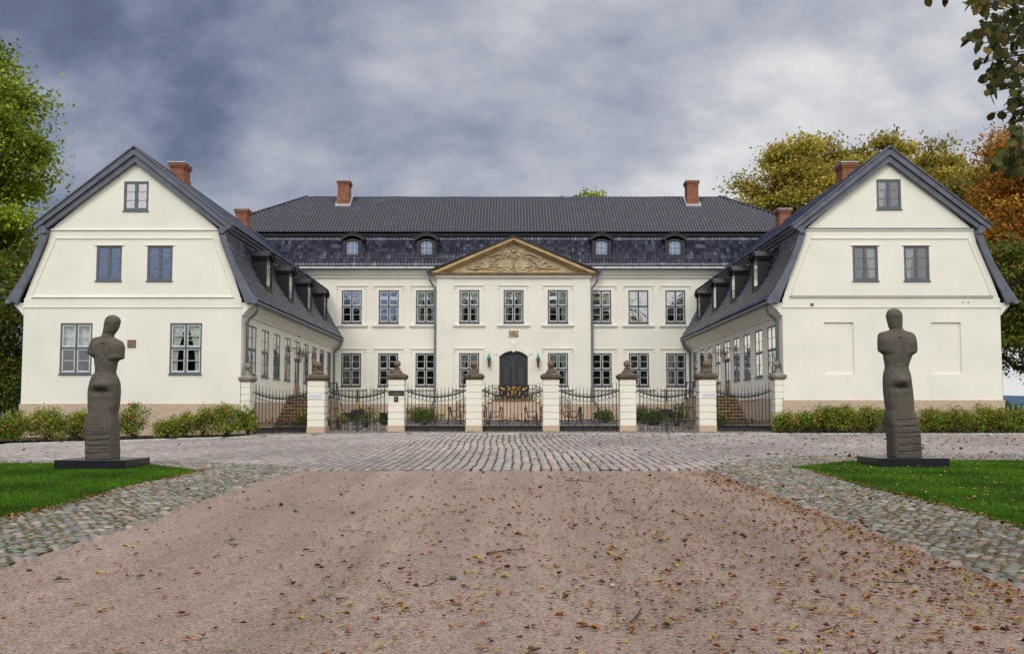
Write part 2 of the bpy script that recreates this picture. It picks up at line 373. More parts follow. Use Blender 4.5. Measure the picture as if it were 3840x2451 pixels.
    def lathe(s, prof, c, n=12, sq=False):
        """profile (r,z) about a vertical axis at c"""
        base = len(s.v); ca, cb, cz = c
        for r, z in prof:
            for q in range(n):
                a = 2*math.pi*(q+0.5)/n
                k = r*(math.sqrt(2) if sq else 1)
                s.v.append(s.F(ca+k*math.cos(a), cb+k*math.sin(a), cz+z))
        for k in range(len(prof)-1):
            for q in range(n): s.f.append((base+k*n+q, base+k*n+(q+1) % n, base+(k+1)*n+(q+1) % n, base+(k+1)*n+q))
        s.f.append(tuple(base+q for q in reversed(range(n)))); s.f.append(tuple(base+(len(prof)-1)*n+q for q in range(n)))
        return s
    def build(s, name, m, parent=None, smooth=False):
        me = bpy.data.meshes.new(name); me.from_pydata(s.v, [], s.f)
        me.materials.append(MATS[m])
        if smooth: me.polygons.foreach_set('use_smooth', [True]*len(me.polygons))
        me.update()
        return place(name, me, parent)
def place(name, me, parent=None):
    o = bpy.data.objects.new(name, me); COL.objects.link(o)
    if parent is not None: put(o, parent)
    return o
def wmat(p):
    m = Matrix.LocRotScale(p.location, p.rotation_euler, p.scale)
    return m if p.parent is None else wmat(p.parent) @ p.matrix_parent_inverse @ m
def put(o, parent):
    o.parent = parent; o.matrix_parent_inverse = wmat(parent).inverted()
def empty(name, label, cat, loc=(0, 0, 0), group=None):
    o = bpy.data.objects.new(name, None); COL.objects.link(o); o.location = loc; o.empty_display_size = 0.3
    return tag(o, label, cat, group)
def tag(o, label=None, cat=None, group=None, kind=None):
    if label: o['label'] = label
    if cat: o['category'] = cat
    if group: o['group'] = group
    if kind: o['kind'] = kind
    return o
def arrays(name, V, Fc, m, tint=None, smooth=False, parent=None, uv=None):
    """V (n,3); Fc (m,k) same-size faces; tint (n,3) per vertex"""
    me = bpy.data.meshes.new(name); n, k = Fc.shape
    me.vertices.add(len(V)); me.vertices.foreach_set('co', np.ascontiguousarray(V, dtype=np.float32).ravel())
    me.loops.add(n*k); me.loops.foreach_set('vertex_index', np.ascontiguousarray(Fc, dtype=np.int32).ravel())
    me.polygons.add(n); me.polygons.foreach_set('loop_start', np.arange(0, n*k, k, dtype=np.int32))
    me.polygons.foreach_set('loop_total', np.full(n, k, dtype=np.int32))
    if smooth: me.polygons.foreach_set('use_smooth', np.ones(n, dtype=bool))
    if uv is not None:
        l = me.uv_layers.new(name='UVMap'); l.data.foreach_set('uv', np.ascontiguousarray(uv[Fc.ravel()], dtype=np.float32).ravel())
    if tint is not None:
        a = me.attributes.new('tint', 'FLOAT_COLOR', 'POINT')
        c = np.ones((len(V), 4), dtype=np.float32); c[:, :3] = tint; a.data.foreach_set('color', c.ravel())
    me.materials.append(MATS[m]); me.update(calc_edges=True); me.validate()
    return place(name, me, parent)

def gz(x, y):
    """height of the ground: it climbs gently to the house and falls away to the left"""
    y = np.asarray(y, dtype=float); x = np.asarray(x, dtype=float)
    z = 0.0226*np.clip(y, -40, 62)
    z = z - 0.016*np.clip(-x-5.0, 0, 25)*np.clip((y-21)/12.0, 0, 1)
    z = z - 0.03*np.clip(y-62, 0, 60)
    return z
def g(x, y): return float(gz(x, y))
# ------------------------------------------------------------------ ground
def sheet(name, xs, ys, dz, m, label=None):
    X, Y = np.meshgrid(np.array(xs, float), np.array(ys, float)); Z = gz(X, Y)+dz
    V = np.stack([X.ravel(), Y.ravel(), Z.ravel()], 1); nx = len(xs); ny = len(ys)
    i = (np.arange(ny-1)[:, None]*nx+np.arange(nx-1)[None, :]).ravel()
    Fc = np.stack([i, i+1, i+nx+1, i+nx], 1)
    o = arrays(name, V, Fc, m, smooth=True); return tag(o, kind='structure')
sheet('ground', [-1500, -400, -120, -60]+list(np.arange(-40, 41, 2.0))+[60, 120, 400, 1500], [-60, -30]+list(np.arange(-10, 66, 2.0))+[80, 120, 300, 1500], -0.05, 'turf')
def wob(a, s, seed): return s*np.sin(a*1.7+seed)+s*0.6*np.sin(a*4.3+seed*2.1)+0.4*s*np.sin(a*9.1+seed*3)
def poly_sheet(name, poly, dz, m, step=0.5):
    """irregular plan polygon laid on the ground, subdivided"""
    bm = bmesh.new()
    vs = [bm.verts.new((x, y, 0)) for x, y in poly]
    for t in tessellate_polygon([[Vector((x, y, 0)) for x, y in poly]]):
        try: bm.faces.new([vs[k] for k in t])
        except ValueError: pass
    xs = [p[0] for p in poly]; ys = [p[1] for p in poly]
    for k in np.arange(min(ys)+2, max(ys), 2.0):
        bmesh.ops.bisect_plane(bm, geom=bm.verts[:]+bm.edges[:]+bm.faces[:], plane_co=(0, k, 0), plane_no=(0, 1, 0))
    for k in np.arange(min(xs)+3, max(xs), 3.0):
        bmesh.ops.bisect_plane(bm, geom=bm.verts[:]+bm.edges[:]+bm.faces[:], plane_co=(k, 0, 0), plane_no=(1, 0, 0))
    for v_ in bm.verts: v_.co.z = g(v_.co.x, v_.co.y)+dz
    bmesh.ops.recalc_face_normals(bm, faces=bm.faces[:])
    me = bpy.data.meshes.new(name); bm.to_mesh(me); bm.free(); me.materials.append(MATS[m])
    return tag(place(name, me), kind='structure')
XL, XR = -4.52, 4.10      # edges of the gravel drive
ysd = np.arange(-12, 19.6, 0.4)
drive = [(XL-0.25+wob(y, 0.07, 1), y) for y in ysd]+[(XR+0.25+wob(y, 0.07, 2.2), y) for y in ysd[::-1]]
poly_sheet('gravel_drive', drive, 0.0, 'gravel_pink')

# setts: courses run from the viewer to the gates, each stone a real block
rng = np.random.default_rng(3)
def blocks(cx, cy, lx, ly, ang, h, tint, name, m, dome=0.006, label=None):
    n = len(cx); ca, sa = np.cos(ang), np.sin(ang)
    ins = 0.86
    cor = np.array([(-1, -1), (1, -1), (1, 1), (-1, 1)], float)*0.5
    V = np.zeros((n, 9, 3))
    for k in range(4):
        jx = rng.uniform(-.06, .06, n); jy = rng.uniform(-.05, .05, n)
        ax = (cor[k, 0]+jx)*lx; ay = (cor[k, 1]+jy)*ly
        V[:, k, 0] = cx+ax*ca-ay*sa; V[:, k, 1] = cy+ax*sa+ay*ca
        V[:, 4+k, 0] = cx+ins*(ax*ca-ay*sa); V[:, 4+k, 1] = cy+ins*(ax*sa+ay*ca)
        V[:, k, 2] = -0.03; V[:, 4+k, 2] = h-dome+rng.uniform(-.004, .004, n)
    V[:, 8, 0] = cx; V[:, 8, 1] = cy; V[:, 8, 2] = h+rng.uniform(0, .004, n)
    Z = gz(V[..., 0], V[..., 1]); V[..., 2] += Z
    tri = np.array([(0, 1, 5), (0, 5, 4), (1, 2, 6), (1, 6, 5), (2, 3, 7), (2, 7, 6), (3, 0, 4), (3, 4, 7), (4, 5, 8), (5, 6, 8), (6, 7, 8), (7, 4, 8)])
    Fc = (np.arange(n)[:, None, None]*9+tri[None]).reshape(-1, 3)
    T = np.repeat(tint[:, None, :], 9, 1).reshape(-1, 3)
    return tag(arrays(name, V.reshape(-1, 3), Fc, m, T), kind='structure')
def kerb_y(x):
    x = np.asarray(x, float)
    return np.where(x < -7.6, 37.0-(-7.6-x)*0.34, 37.0)
def front_y(x):
    """near edge of the setts: straight across the drive, bulging back round the lawns"""
    x = np.asarray(x, float)
    l = np.interp(x, [-30, -12, -8.6, -6.8, -4.7, -4.5], [22.4, 22.2, 22.0, 21.4, 20.3, 19.42])
    r = np.interp(x, [4.4, 4.7, 5.75, 7.6, 13.4, 30], [19.5, 20.9, 22.6, 23.9, 24.5, 24.8])
    return np.where(x < 0, l, r)
cx = []; cy = []
col = -27.0; i = 0
while col < 27.0:
    y0 = 18.9+random.random()*0.2; 
    ln = 0.19
    ys_ = np.arange(float(front_y(col))+.115+random.uniform(-.01, .02), 37.3, ln)
    xs_ = col+0.08*np.sin(ys_*0.33+col*0.09)+0.014*np.sin(ys_*1.0+col*0.6)+0.010*np.sin(ys_*2.7+col*5)
    cx.append(xs_); cy.append(ys_+rng.uniform(-.015, .015, len(ys_)))
    col += 0.205; i += 1
cx = np.concatenate(cx); cy = np.concatenate(cy)
k = (cy > front_y(cx)+0.03) & (cy < kerb_y(cx)-0.75) & (np.abs(cx) < 0.60*cy+1)
cx, cy = cx[k], cy[k]; n = len(cx)
base = np.array([(0.33, 0.265, 0.225), (0.28, 0.255, 0.235), (0.37, 0.31, 0.265), (0.24, 0.228, 0.218), (0.32, 0.262, 0.24)])
t = base[rng.integers(0, 5, n)]*rng.uniform(0.8, 1.2, (n, 1))
big = 1+0.10*np.sin(cx*0.5+cy*0.3)+0.08*np.sin(cx*1.1-cy*0.8)
blocks(cx, cy, rng.uniform(.170, .192, n), rng.uniform(.168, .182, n), 0.05*np.sin(cy*.42+cx*.05), 0.022, t*big[:, None], 'cobbled_street', 'sett_mat')
sp = [(x, float(front_y(x))+0.05) for x in np.arange(-30, 30.1, 0.5)]
kp = [(x, float(kerb_y(x))+0.1) for x in np.arange(-30, 30.1, 0.5)]
poly_sheet('sett_bed', sp+kp[::-1], 0.004, 'joint_soil')

# flat kerb slabs along the foot of the fence and the beds
cxs = []; cys = []; lxs = []
x = -24.0
while x < 24:
    L = random.uniform(1.0, 2.1); cxs.append(x+L/2); cys.append(float(kerb_y(x+L/2))-0.38); lxs.append(L-0.03); x += L
cxs = np.array(cxs); n = len(cxs)
ang = np.where(cxs < -7.6, math.atan(0.34), 0.0)
t = np.array([(0.33, 0.34, 0.33)])*rng.uniform(.8, 1.15, (n, 1))
blocks(cxs, np.array(cys), np.array(lxs), np.full(n, .62), ang, 0.035, t, 'kerb_strip', 'cobble_mat', 0.004)

# rounded fieldstones
def stones(name, pts, size, tint, hmul=0.42):
    n = len(pts); K = 8; V = np.zeros((n, 2*K+1, 3)); a0 = rng.uniform(0, 6.28, n); asp = rng.uniform(.62, .95, n)
    rr = rng.uniform(.85, 1.08, (n, K))
    for q in range(K):
        a = 2*math.pi*q/K; ex = np.cos(a)*rr[:, q]; ey = np.sin(a)*rr[:, q]*asp
        X = ex*np.cos(a0)-ey*np.sin(a0); Y = ex*np.sin(a0)+ey*np.cos(a0)
        V[:, q, 0] = pts[:, 0]+X*size; V[:, q, 1] = pts[:, 1]+Y*size; V[:, q, 2] = -0.02
        V[:, K+q, 0] = pts[:, 0]+X*size*.72; V[:, K+q, 1] = pts[:, 1]+Y*size*.72; V[:, K+q, 2] = size*hmul*.72
    V[:, 2*K, 0] = pts[:, 0]; V[:, 2*K, 1] = pts[:, 1]; V[:, 2*K, 2] = size*hmul
    V[..., 2] += gz(V[..., 0], V[..., 1])
    tri = []
    for q in range(K):
        r = (q+1) % K; tri += [(q, r, K+r), (q, K+r, K+q), (K+q, K+r, 2*K)]
    Fc = (np.arange(n)[:, None, None]*(2*K+1)+np.array(tri)[None]).reshape(-1, 3)
    T = np.repeat(tint[:, None, :], 2*K+1, 1).reshape(-1, 3)
    return tag(arrays(name, V.reshape(-1, 3), Fc, 'cobble_mat', T, smooth=True), kind='structure')
def stone_tint(n):
    b = np.array([(0.33, 0.33, 0.34), (0.42, 0.40, 0.37), (0.24, 0.26, 0.28), (0.44, 0.34, 0.30), (0.30, 0.33, 0.31), (0.52, 0.50, 0.47), (0.36, 0.29, 0.25)])
    return b[rng.choice(7, n, p=[.24, .18, .2, .1, .13, .08, .07])]*np.array([.68, .63, .54])*rng.uniform(.75, 1.15, (n, 1))
def scatter(inside, x0, x1, y0, y1, d):
    out = []
    y = y0; r = 0
    while y < y1:
        xs = np.arange(x0+(d/2 if r % 2 else 0), x1, d)
        for x in xs:
            px = x+random.uniform(-.22, .22)*d; py = y+random.uniform(-.22, .22)*d
            if inside(px, py): out.append((px, py))
        y += d*0.82; r += 1
    return np.array(out)
LAWN_L, LAWN_R = -6.42, 5.98
def lawnL(x, y): return x < LAWN_L-0.1*math.sin(y*1.3) and y < min(20.95, 19.1+(LAWN_L-x)*1.0+0.0) and y < 21.0
def lawnR(x, y): return x > LAWN_R+0.06*math.sin(y*1.1) and y < min(21.9, 20.0+(x-LAWN_R)*0.9)
def inband(x, y):
    if x < 0:
        if y > float(front_y(x)) or x < -22: return False
        if x > XL+wob(y, .07, 1)+(0.0 if y < 19.3 else 5): return False
        return not lawnL(x, y)
    if y > float(front_y(x)) or x > 22: return False
    if x < XR+wob(y, .07, 2.2) and y < 19.6: return False
    if x < 4.4 and y >= 19.6: return False
    return not lawnR(x, y)
pts = scatter(lambda x, y: inband(x, y) and abs(x) < .58*y+3, -17, 17, 2, 25, 0.138)
stones('fieldstone_verge', pts, rng.uniform(.050, .098, len(pts)), stone_tint(len(pts)))
poly_sheet('verge_bed_left', [(XL-.10, -12), (XL-.10, 19.45), (-4.6, 20.3), (-6.8, 21.4), (-8.6, 22.05), (-30, 22.5), (-30, 20.8), (-8.0, 20.8), (-6.3, 19.0), (-6.3, -12)], 0.016, 'mossy_soil')
poly_sheet('verge_bed_right', [(XR+.10, -12), (XR+.10, 19.45), (4.6, 20.9), (5.75, 22.6), (7.6, 23.9), (30, 24.9), (30, 21.7), (8.0, 21.7), (5.85, 19.9), (5.85, -12)], 0.016, 'mossy_soil')
# strip of small fieldstones at the foot of the fence, and along the beds
pts = scatter(lambda x, y: float(kerb_y(x))-.05 < y < (38.75 if abs(x) < 10.6 else float(kerb_y(x))+.30) and not (abs(abs(x)-6.45) < 1.3 and y > 37.6), -17, 21, 31, 39, 0.2)
stones('fieldstone_strip', pts, rng.uniform(.07, .13, len(pts)), stone_tint(len(pts))*np.array([1.0, .94, .86]), .3)
# courtyard behind the fence
sheet('courtyard_gravel', list(np.arange(-11.3, 11.4, 1.0))+[11.3], list(np.arange(36.9, 58.9, 1.0))+[58.6], 0.008, 'gravel_court')

# lawns with real blades
def lawn(name, poly, inside, x0, x1, y0, y1, n, parent_name):
    poly_sheet(name, poly, 0.012, 'turf')
    P = rng.uniform((x0, y0), (x1, y1), (int(n*2.2), 2)); yy = P[:, 1]
    keep = np.array([inside(px, py) for px, py in P]) & (np.abs(P[:, 0]) < .58*P[:, 1]+3.0)
    P = P[keep][:n]; m = len(P); a = rng.uniform(0, 6.28, m); h = rng.uniform(.028, .062, m); wd = rng.uniform(.004, .008, m)*1.4
    lean = rng.normal(0, .028, (m, 2)); z = gz(P[:, 0], P[:, 1])+.01
    V = np.zeros((m, 3, 3)); V[:, 0, 0] = P[:, 0]-np.cos(a)*wd; V[:, 0, 1] = P[:, 1]-np.sin(a)*wd; V[:, 0, 2] = z
    V[:, 1, 0] = P[:, 0]+np.cos(a)*wd; V[:, 1, 1] = P[:, 1]+np.sin(a)*wd; V[:, 1, 2] = z
    V[:, 2, 0] = P[:, 0]+lean[:, 0]; V[:, 2, 1] = P[:, 1]+lean[:, 1]; V[:, 2, 2] = z+h
    mott = 1+.38*np.sin(P[:, 0]*2.1+P[:, 1])*np.sin(P[:, 1]*1.6-P[:, 0])
    T = np.array([(0.066, 0.175, 0.004)])*rng.uniform(.6, 1.3, (m, 1))*mott[:, None]
    yel = rng.random(m) < .07; T[yel] = (0.16, 0.19, 0.03)
    T = np.repeat(T[:, None, :], 3, 1).reshape(-1, 3)
    o = arrays(parent_name, V.reshape(-1, 3), np.arange(m*3).reshape(-1, 3), 'grass_mat', T)
    return o
ll = [(LAWN_L-.1*math.sin(y*1.3)+.05*math.sin(y*5), y) for y in np.arange(-8, 19.1, .3)]
tag(lawn('lawn_left', ll+[(-6.9, 19.65), (-7.4, 20.2), (-8.0, 20.7), (-9, 20.95), (-30, 21.1), (-30, -8)], lawnL, -15, -6, 7, 21.1, 135000, 'grass'), 'dark green mown grass of the left lawn under the slim statue', 'grass', kind='stuff')
lr = [(LAWN_R+.06*math.sin(y*1.1)+.04*math.sin(y*5), y) for y in np.arange(-8, 20.0, .3)]
tag(lawn('lawn_right', lr+[(6.5, 20.55), (7.1, 21.1), (7.9, 21.6), (9, 21.85), (30, 22.0), (30, -8)], lawnR, 5.6, 15, 7, 21.9, 135000, 'grass'), 'green mown grass of the right lawn, dotted with fallen leaves', 'grass', kind='stuff')
# ------------------------------------------------------------------ shared building parts
def rect(a0, a1, z0, z1): return [(a0, z0), (a1, z0), (a1, z1), (a0, z1)]
def arch(a0, a1, z0, z1, rise, n=8):
    c = (a0+a1)/2; h = (a1-a0)/2
    R_ = (h*h+rise*rise)/(2*rise); zc = z1-R_; th = math.asin(h/R_)
    return [(a0, z0), (a1, z0)]+[(c+R_*math.sin(th-2*th*k/n), zc+R_*math.cos(th-2*th*k/n)) for k in range(n+1)]
def curtain(F, a0, a1, z0, z1, b, parent, side, gather):
    """hanging cloth with folds, drawn to one side"""
    nx = 26; nz = 10; V = []; full = a1-a0
    for j in range(nz+1):
        t = j/nz; z = z1-(z1-z0)*t
        wdt = full*(1-gather*math.sin(min(1, t*1.25)*math.pi*0.5)) if gather > 0 else full
        for i in range(nx+1):
            u = i/nx; a = a0+u*wdt if side < 0 else a1-u*wdt
            V.append(F(a, b+0.022*math.sin(u*22+t*1.5)+0.008*math.sin(u*47), z))
    Fc = [(j*(nx+1)+i, j*(nx+1)+i+1, (j+1)*(nx+1)+i+1, (j+1)*(nx+1)+i) for j in range(nz) for i in range(nx)]
    me = bpy.data.meshes.new('curtain'); me.from_pydata(V, [], Fc); me.materials.append(MATS['curtain_cloth'])
    me.polygons.foreach_set('use_smooth', [True]*len(Fc)); return place('curtain', me, parent)
def window(F, c, w, z0, z1, parent, rows=2, transom=True, thin=False, fm='frame_grey', sm='sash_light', cur=None, gm='glass', sill=True, arc=0, cols=1, name='window', cb=-.25):
    S = .04 if sm == 'sash_light' else .03
    a0, a1 = c-w/2, c+w/2; T = 0.075; b0, b1 = -0.10, -0.022; H = .045; gb = -.048
    if thin: T = .055; b1 = -.004; H = .03; gb = -.016; S = .014
    m = MB(F)
    if arc:
        out = arch(a0, a1, z0, z1, arc); inn = arch(a0+T*.6, a1-T*.6, z0+T*.6, z1-T*.6, arc*.9)
        n = len(out)
        for k in range(n):
            k2 = (k+1) % n
            p = [out[k], out[k2], inn[k2], inn[k]]
            m.prism_y(p, b0, b1)
    else:
        m.box(a0, a0+T, b0, b1, z0, z1); m.box(a1-T, a1, b0, b1, z0, z1)
        m.box(a0+T, a1-T, b0, b1, z1-T, z1); m.box(a0+T, a1-T, b0, b1, z0, z0+T)
    mid = (z0+z1)/2+0.02
    if not arc:
        m.box(c-H, c+H, b0, b1+.003, z0+T, z1-T)
        if transom:
            m.box(a0+T, c-H, b0, b1+.006, mid-.045, mid+.045); m.box(c+H, a1-T, b0, b1+.006, mid-.045, mid+.045)
    if sill: m.box(a0-.03, a1+.03, b0, 0.05, z0-.045, z0-.001)
    fr = m.build(name, fm, parent)
    s = MB(F); sb0, sb1 = -0.085, (-.034 if not thin else -.010)
    cells = []
    if arc:
        zt = z1-arc*0.35
        for k in range(1, 3): s.box(a0+(a1-a0)*k/3-.009, a0+(a1-a0)*k/3+.009, sb0, sb1, z0+T*.6, z1-T*.6-(.0))
        for k in range(1, 3): s.box(a0+T*.6, a1-T*.6, sb0, sb1-.004, z0+(z1-z0)*k/3.1-.009, z0+(z1-z0)*k/3.1+.009)
    else:
        vs = [(z0+T, mid-.045), (mid+.045, z1-T)] if transom else [(z0+T, z1-T)]
        for (x0, x1) in ((a0+T, c-H), (c+H, a1-T)):
            for (q0, q1) in vs:
                s.box(x0, x0+S, sb0, sb1, q0, q1); s.box(x1-S, x1, sb0, sb1, q0, q1)
                s.box(x0+S, x1-S, sb0, sb1, q0, q0+S*1.5); s.box(x0+S, x1-S, sb0, sb1, q1-S, q1)
                nr = rows
                for k in range(1, nr):
                    zz_ = q0+(q1-q0)*k/nr; s.box(x0+S, x1-S, sb0, sb1, zz_-.011, zz_+.011)
    s.build('sash', sm, fr)
    gmb = MB(F); poly = arch(a0+.02, a1-.02, z0+.02, z1-.02, arc) if arc else rect(a0+.02, a1-.02, z0+.02, z1-.02)
    gmb.face([(a, gb, z) for a, z in poly]); gmb.build('glass', gm, fr)
    if cur == 'pair': curtain(F, a0+.02, c-.02, z0, z1, -.11, fr, -1, .55); curtain(F, c+.02, a1-.02, z0, z1, -.11, fr, 1, .55)
    elif cur == 'full': curtain(F, a0+.02, c, z0, z1, cb, fr, -1, .0); curtain(F, c, a1-.02, z0, z1, cb, fr, 1, .0)
    elif cur == 'left': curtain(F, a0+.02, c+.05, z0, z1, -.12, fr, -1, .45)
    elif cur == 'right': curtain(F, c-.05, a1-.02, z0, z1, -.12, fr, 1, .45)
    elif cur == 'top': curtain(F, a0+.02, a1-.02, mid, z1, -.22, fr, -1, .0)
    return fr
def tile_sheet(name, prof, a0, a1, F, tw, ch, m, parent, amp=0.024, step=0.034, planes=(), ns=6, jag=0.0):
    P = np.array(prof, float); seg = np.hypot(*(P[1:]-P[:-1]).T); S = np.r_[0, np.cumsum(seg)]; L = S[-1]
    nc = max(1, round(L/ch)); ch = L/nc
    nt = int(round((a1-a0)/tw)); A = np.linspace(a0, a1, nt*ns+1); u = (A-a0)/tw
    ph = (u % 1.0)
    wv = amp*np.abs(np.sin(np.pi*ph))**.55
    rows = []
    for k in range(nc): rows += [(k*ch, step, k+.02), (k*ch+ch*.999, 0.0, k+.98)]
    V = []; UV = []
    rs = np.random.default_rng(len(A)*7+nc)
    for s_, off, vv in rows:
        b = np.interp(s_, S, P[:, 0]); z = np.interp(s_, S, P[:, 1])
        e = 0.02; db = np.interp(min(L, s_+e), S, P[:, 0])-np.interp(max(0, s_-e), S, P[:, 0]); dz_ = np.interp(min(L, s_+e), S, P[:, 1])-np.interp(max(0, s_-e), S, P[:, 1])
        ln = math.hypot(db, dz_); nb, nz = dz_/ln, -db/ln
        jit = np.repeat(rs.normal(0, jag, nt+1), ns)[:len(A)] if jag else 0
        h = wv+off+jit
        for i, a in enumerate(A):
            V.append(F(a, b+nb*h[i], z+nz*h[i])); UV.append((u[i]*0.9999+.0001, vv))
    V = np.array(V); UV = np.array(UV); nx = len(A); ny = len(rows)
    i = (np.arange(ny-1)[:, None]*nx+np.arange(nx-1)[None, :]).ravel()
    Fc = np.stack([i, i+1, i+nx+1, i+nx], 1)
    o = arrays(name, V, Fc, m, uv=UV, parent=parent)
    if planes:
        bm = bmesh.new(); bm.from_mesh(o.data)
        for co, no in planes:
            bmesh.ops.bisect_plane(bm, geom=bm.verts[:]+bm.edges[:]+bm.faces[:], plane_co=co, plane_no=no, clear_outer=True)
        bm.to_mesh(o.data); bm.free()
    # shade smooth along the wave only
    return o
def chimney(x0, x1, y0, y1, z0, z1, parent, name='chimney'):
    m = MB(); m.box(x0, x1, y0, y1, z0, z1-.28)
    m.box(x0-.04, x1+.04, y0-.04, y1+.04, z0, z0+.62)
    m.frust(x0-.04, x1+.04, y0-.04, y1+.04, z0+.62, z0+.68, .04)
    m.box(x0-.035, x1+.035, y0-.035, y1+.035, z1-.28, z1-.19); m.box(x0-.075, x1+.075, y0-.075, y1+.075, z1-.19, z1-.05)
    c = m.build(name, 'brick', parent)
    m = MB(); m.box(x0-.10, x1+.10, y0-.10, y1+.10, z1-.05, z1)
    m.build('chimney_cap', 'lead_light', c)
    return c
def dormer(F, c, w, z0, z1, ztop, back, parent, hw, b0=-.25, over=.12, sm='sash_light', gm='glass'):
    """box dormer with segmental hood; front at b0, sides run back into the roof"""
    m = MB(F); rise = ztop-z1
    outer = arch(c-hw, c+hw, z0, z1+rise*.25, rise*.62)
    wo_ = arch(c-w/2, c+w/2, z0+.22, z1-.02, .10)
    m.F = lambda a, b, z: F(a, b+b0, z)
    m.holes(outer, [wo_], 0.0, .12)
    m.box(c-hw+.01, c-hw+.05, back, -.001, z0-.05, z1); m.box(c+hw-.05, c+hw-.01, back, -.001, z0-.05, z1)
    for sgn in (-1, 1):   # pilaster strips and sill
        m.box(c+sgn*(w/2+.10)-.05, c+sgn*(w/2+.10)+.05, .001, .03, z0+.12, z1-.02)
    m.box(c-hw-.03, c+hw+.03, -.04, .06, z0, z0+.10)
    d = m.build('dormer', 'dark_wood', parent)
    h = MB(m.F); n = 10
    o = arch(c-hw-.14, c+hw+.14, z1-.1, ztop, rise*.8, n)[2:]; i_ = arch(c-hw-.06, c+hw+.06, z1-.22, ztop-.16, rise*.72, n)[2:]
    for k in range(n):
        h.prism_y([o[k], o[k+1], i_[k+1], i_[k]], back, over)
    o2 = [(a, z+.0) for a, z in arch(c-hw-.18, c+hw+.18, z1-.1, ztop+.035, rise*.82, n)[2:]]
    for k in range(n): h.prism_y([o2[k], o2[k+1], o[k+1], o[k]], back, over+.05)
    h.build('dormer_hood', 'dark_wood', d)
    fr = window(m.F, c, w, z0+.22, z1-.02, d, arc=.10, fm='dark_wood', sm=sm, sill=False, name='dormer_window', gm=gm, cur='full' if hw < .6 else None, cb=-.08, thin=hw < .6)
    return d
def downpipe(path, parent, r=.055, m='zinc', name='downpipe'):
    k = MB(); k.tube(path, r, 8)
    return k.build(name, m, parent, True)

# ------------------------------------------------------------------ the main house
XC = 0.10; YM = 58.5
house = empty('manor_house', 'long cream two storey manor house with a carved gable, at the back of the court', 'house', (XC, YM, 1.3))
FM = lambda a, b, z: (XC+a, YM-b, z)
UP = [-10.2, -7.87, -5.53, -2.78, 0, 2.78, 5.53, 7.87, 10.2]
LO = [-10.2, -7.87, -5.53, -2.78, 2.78, 5.53, 7.87, 10.2]
W = 1.25
def house_wall():
    m = MB(FM)
    hs = [rect(c-W/2, c+W/2, 7.34, 9.41) for c in UP if abs(c) > 4.8]+[rect(c-W/2, c+W/2, 3.36, 5.44) for c in LO if abs(c) > 4.8]+[rect(-4.75, 4.75, 2.4, 10.15)]
    m.holes(rect(-20.2, 20.2, 2.27, 10.3), hs, 0, .2)
    m.box(-20.2, -20.19, -12, 0, 1.0, 10.3); m.box(20.19, 20.2, -12, 0, 1.0, 10.3); m.box(-20.2, 20.2, -12.0, -11.99, 1.0, 10.3)
    m.build('wall', 'cream_plaster', house)
    # central projection
    m = MB(FM); B = .16
    hs = [rect(c-W/2, c+W/2, 7.34, 9.41) for c in UP if abs(c) < 3]+[rect(c-W/2, c+W/2, 3.36, 5.44) for c in LO if abs(c) < 3]+[arch(-.89, .89, 2.5, 5.57, .36)]
    m.holes(rect(-3.77, 3.77, 2.27, 10.16), hs, B, .36)
    m.box(-4.83, -3.77, .001, B+.035, 2.27, 10.16); m.box(3.77, 4.83, .001, B+.035, 2.27, 10.16)
    m.build('centre_wall', 'cream_plaster', house)
    m = MB(FM)
    bw = [rect(c-.55, c+.55, 1.20, 1.72) for c in (-10.2, -7.87, -5.53, 5.53, 7.87, 10.2)]
    m.holes(rect(-11.3, -4.85, .8, 2.27), bw[:3], .05, .3); m.holes(rect(4.85, 11.3, .8, 2.27), bw[3:], .05, .3)
    m.box(-11.3, -4.85, .001, .05, 2.262, 2.272); m.box(4.85, 11.3, .001, .05, 2.262, 2.272)
    m.box(-4.85, 4.85, 0.0, .24, .8, 2.27)
    m.build('plinth', 'pink_plaster', house)
    for c in (-10.2, -7.87, -5.53, 5.53, 7.87, 10.2):
        k = MB(FM); k.box(c-.55, c-.49, -.2, -.1, 1.2, 1.72); k.box(c+.49, c+.55, -.2, -.1, 1.2, 1.72); k.box(c-.49, c+.49, -.2, -.1, 1.66, 1.72); k.box(c-.49, c+.49, -.2, -.1, 1.2, 1.25); k.box(c-.04, c+.04, -.2, -.1, 1.25, 1.66)
        for q in (-.27, .27): k.box(c+q-.012, c+q+.012, -.19, -.12, 1.25, 1.66)
        f = k.build('basement_window', 'white_trim' if c > 4 else 'frame_grey', house)
        k = MB(FM); k.face([(a, -.16, z) for a, z in rect(c-.5, c+.5, 1.24, 1.67)]); k.build('glass', 'glass', f)
        k = MB(FM); k.box(c-.55, c+.55, -.5, -.49, 1.2, 1.72); k.build('dark_backing', 'room_dark', f)
house_wall()
# windows, each with the curtains it shows
CU = {0: 'top', 1: None, 2: 'pair', 3: 'pair', 4: 'pair', 5: 'right', 6: None, 7: None, 8: 'right'}
CL = {0: None, 1: None, 2: None, 3: 'pair', 4: 'pair', 5: None, 6: None, 7: 'left'}
for i, c in enumerate(UP):
    off = .16 if abs(c) < 3 else 0
    window(lambda a, b, z, o=off: FM(a, b+o, z), c, W, 7.34, 9.41, house, cur=CU[i], gm='glass_sky_tint' if i in (0, 1) else ('glass_bright' if i in (6, 7, 8) else 'glass'))
for i, c in enumerate(LO):
    off = .16 if abs(c) < 3 else 0
    window(lambda a, b, z, o=off: FM(a, b+o, z), c, W, 3.36, 5.44, house, cur=CL[i])
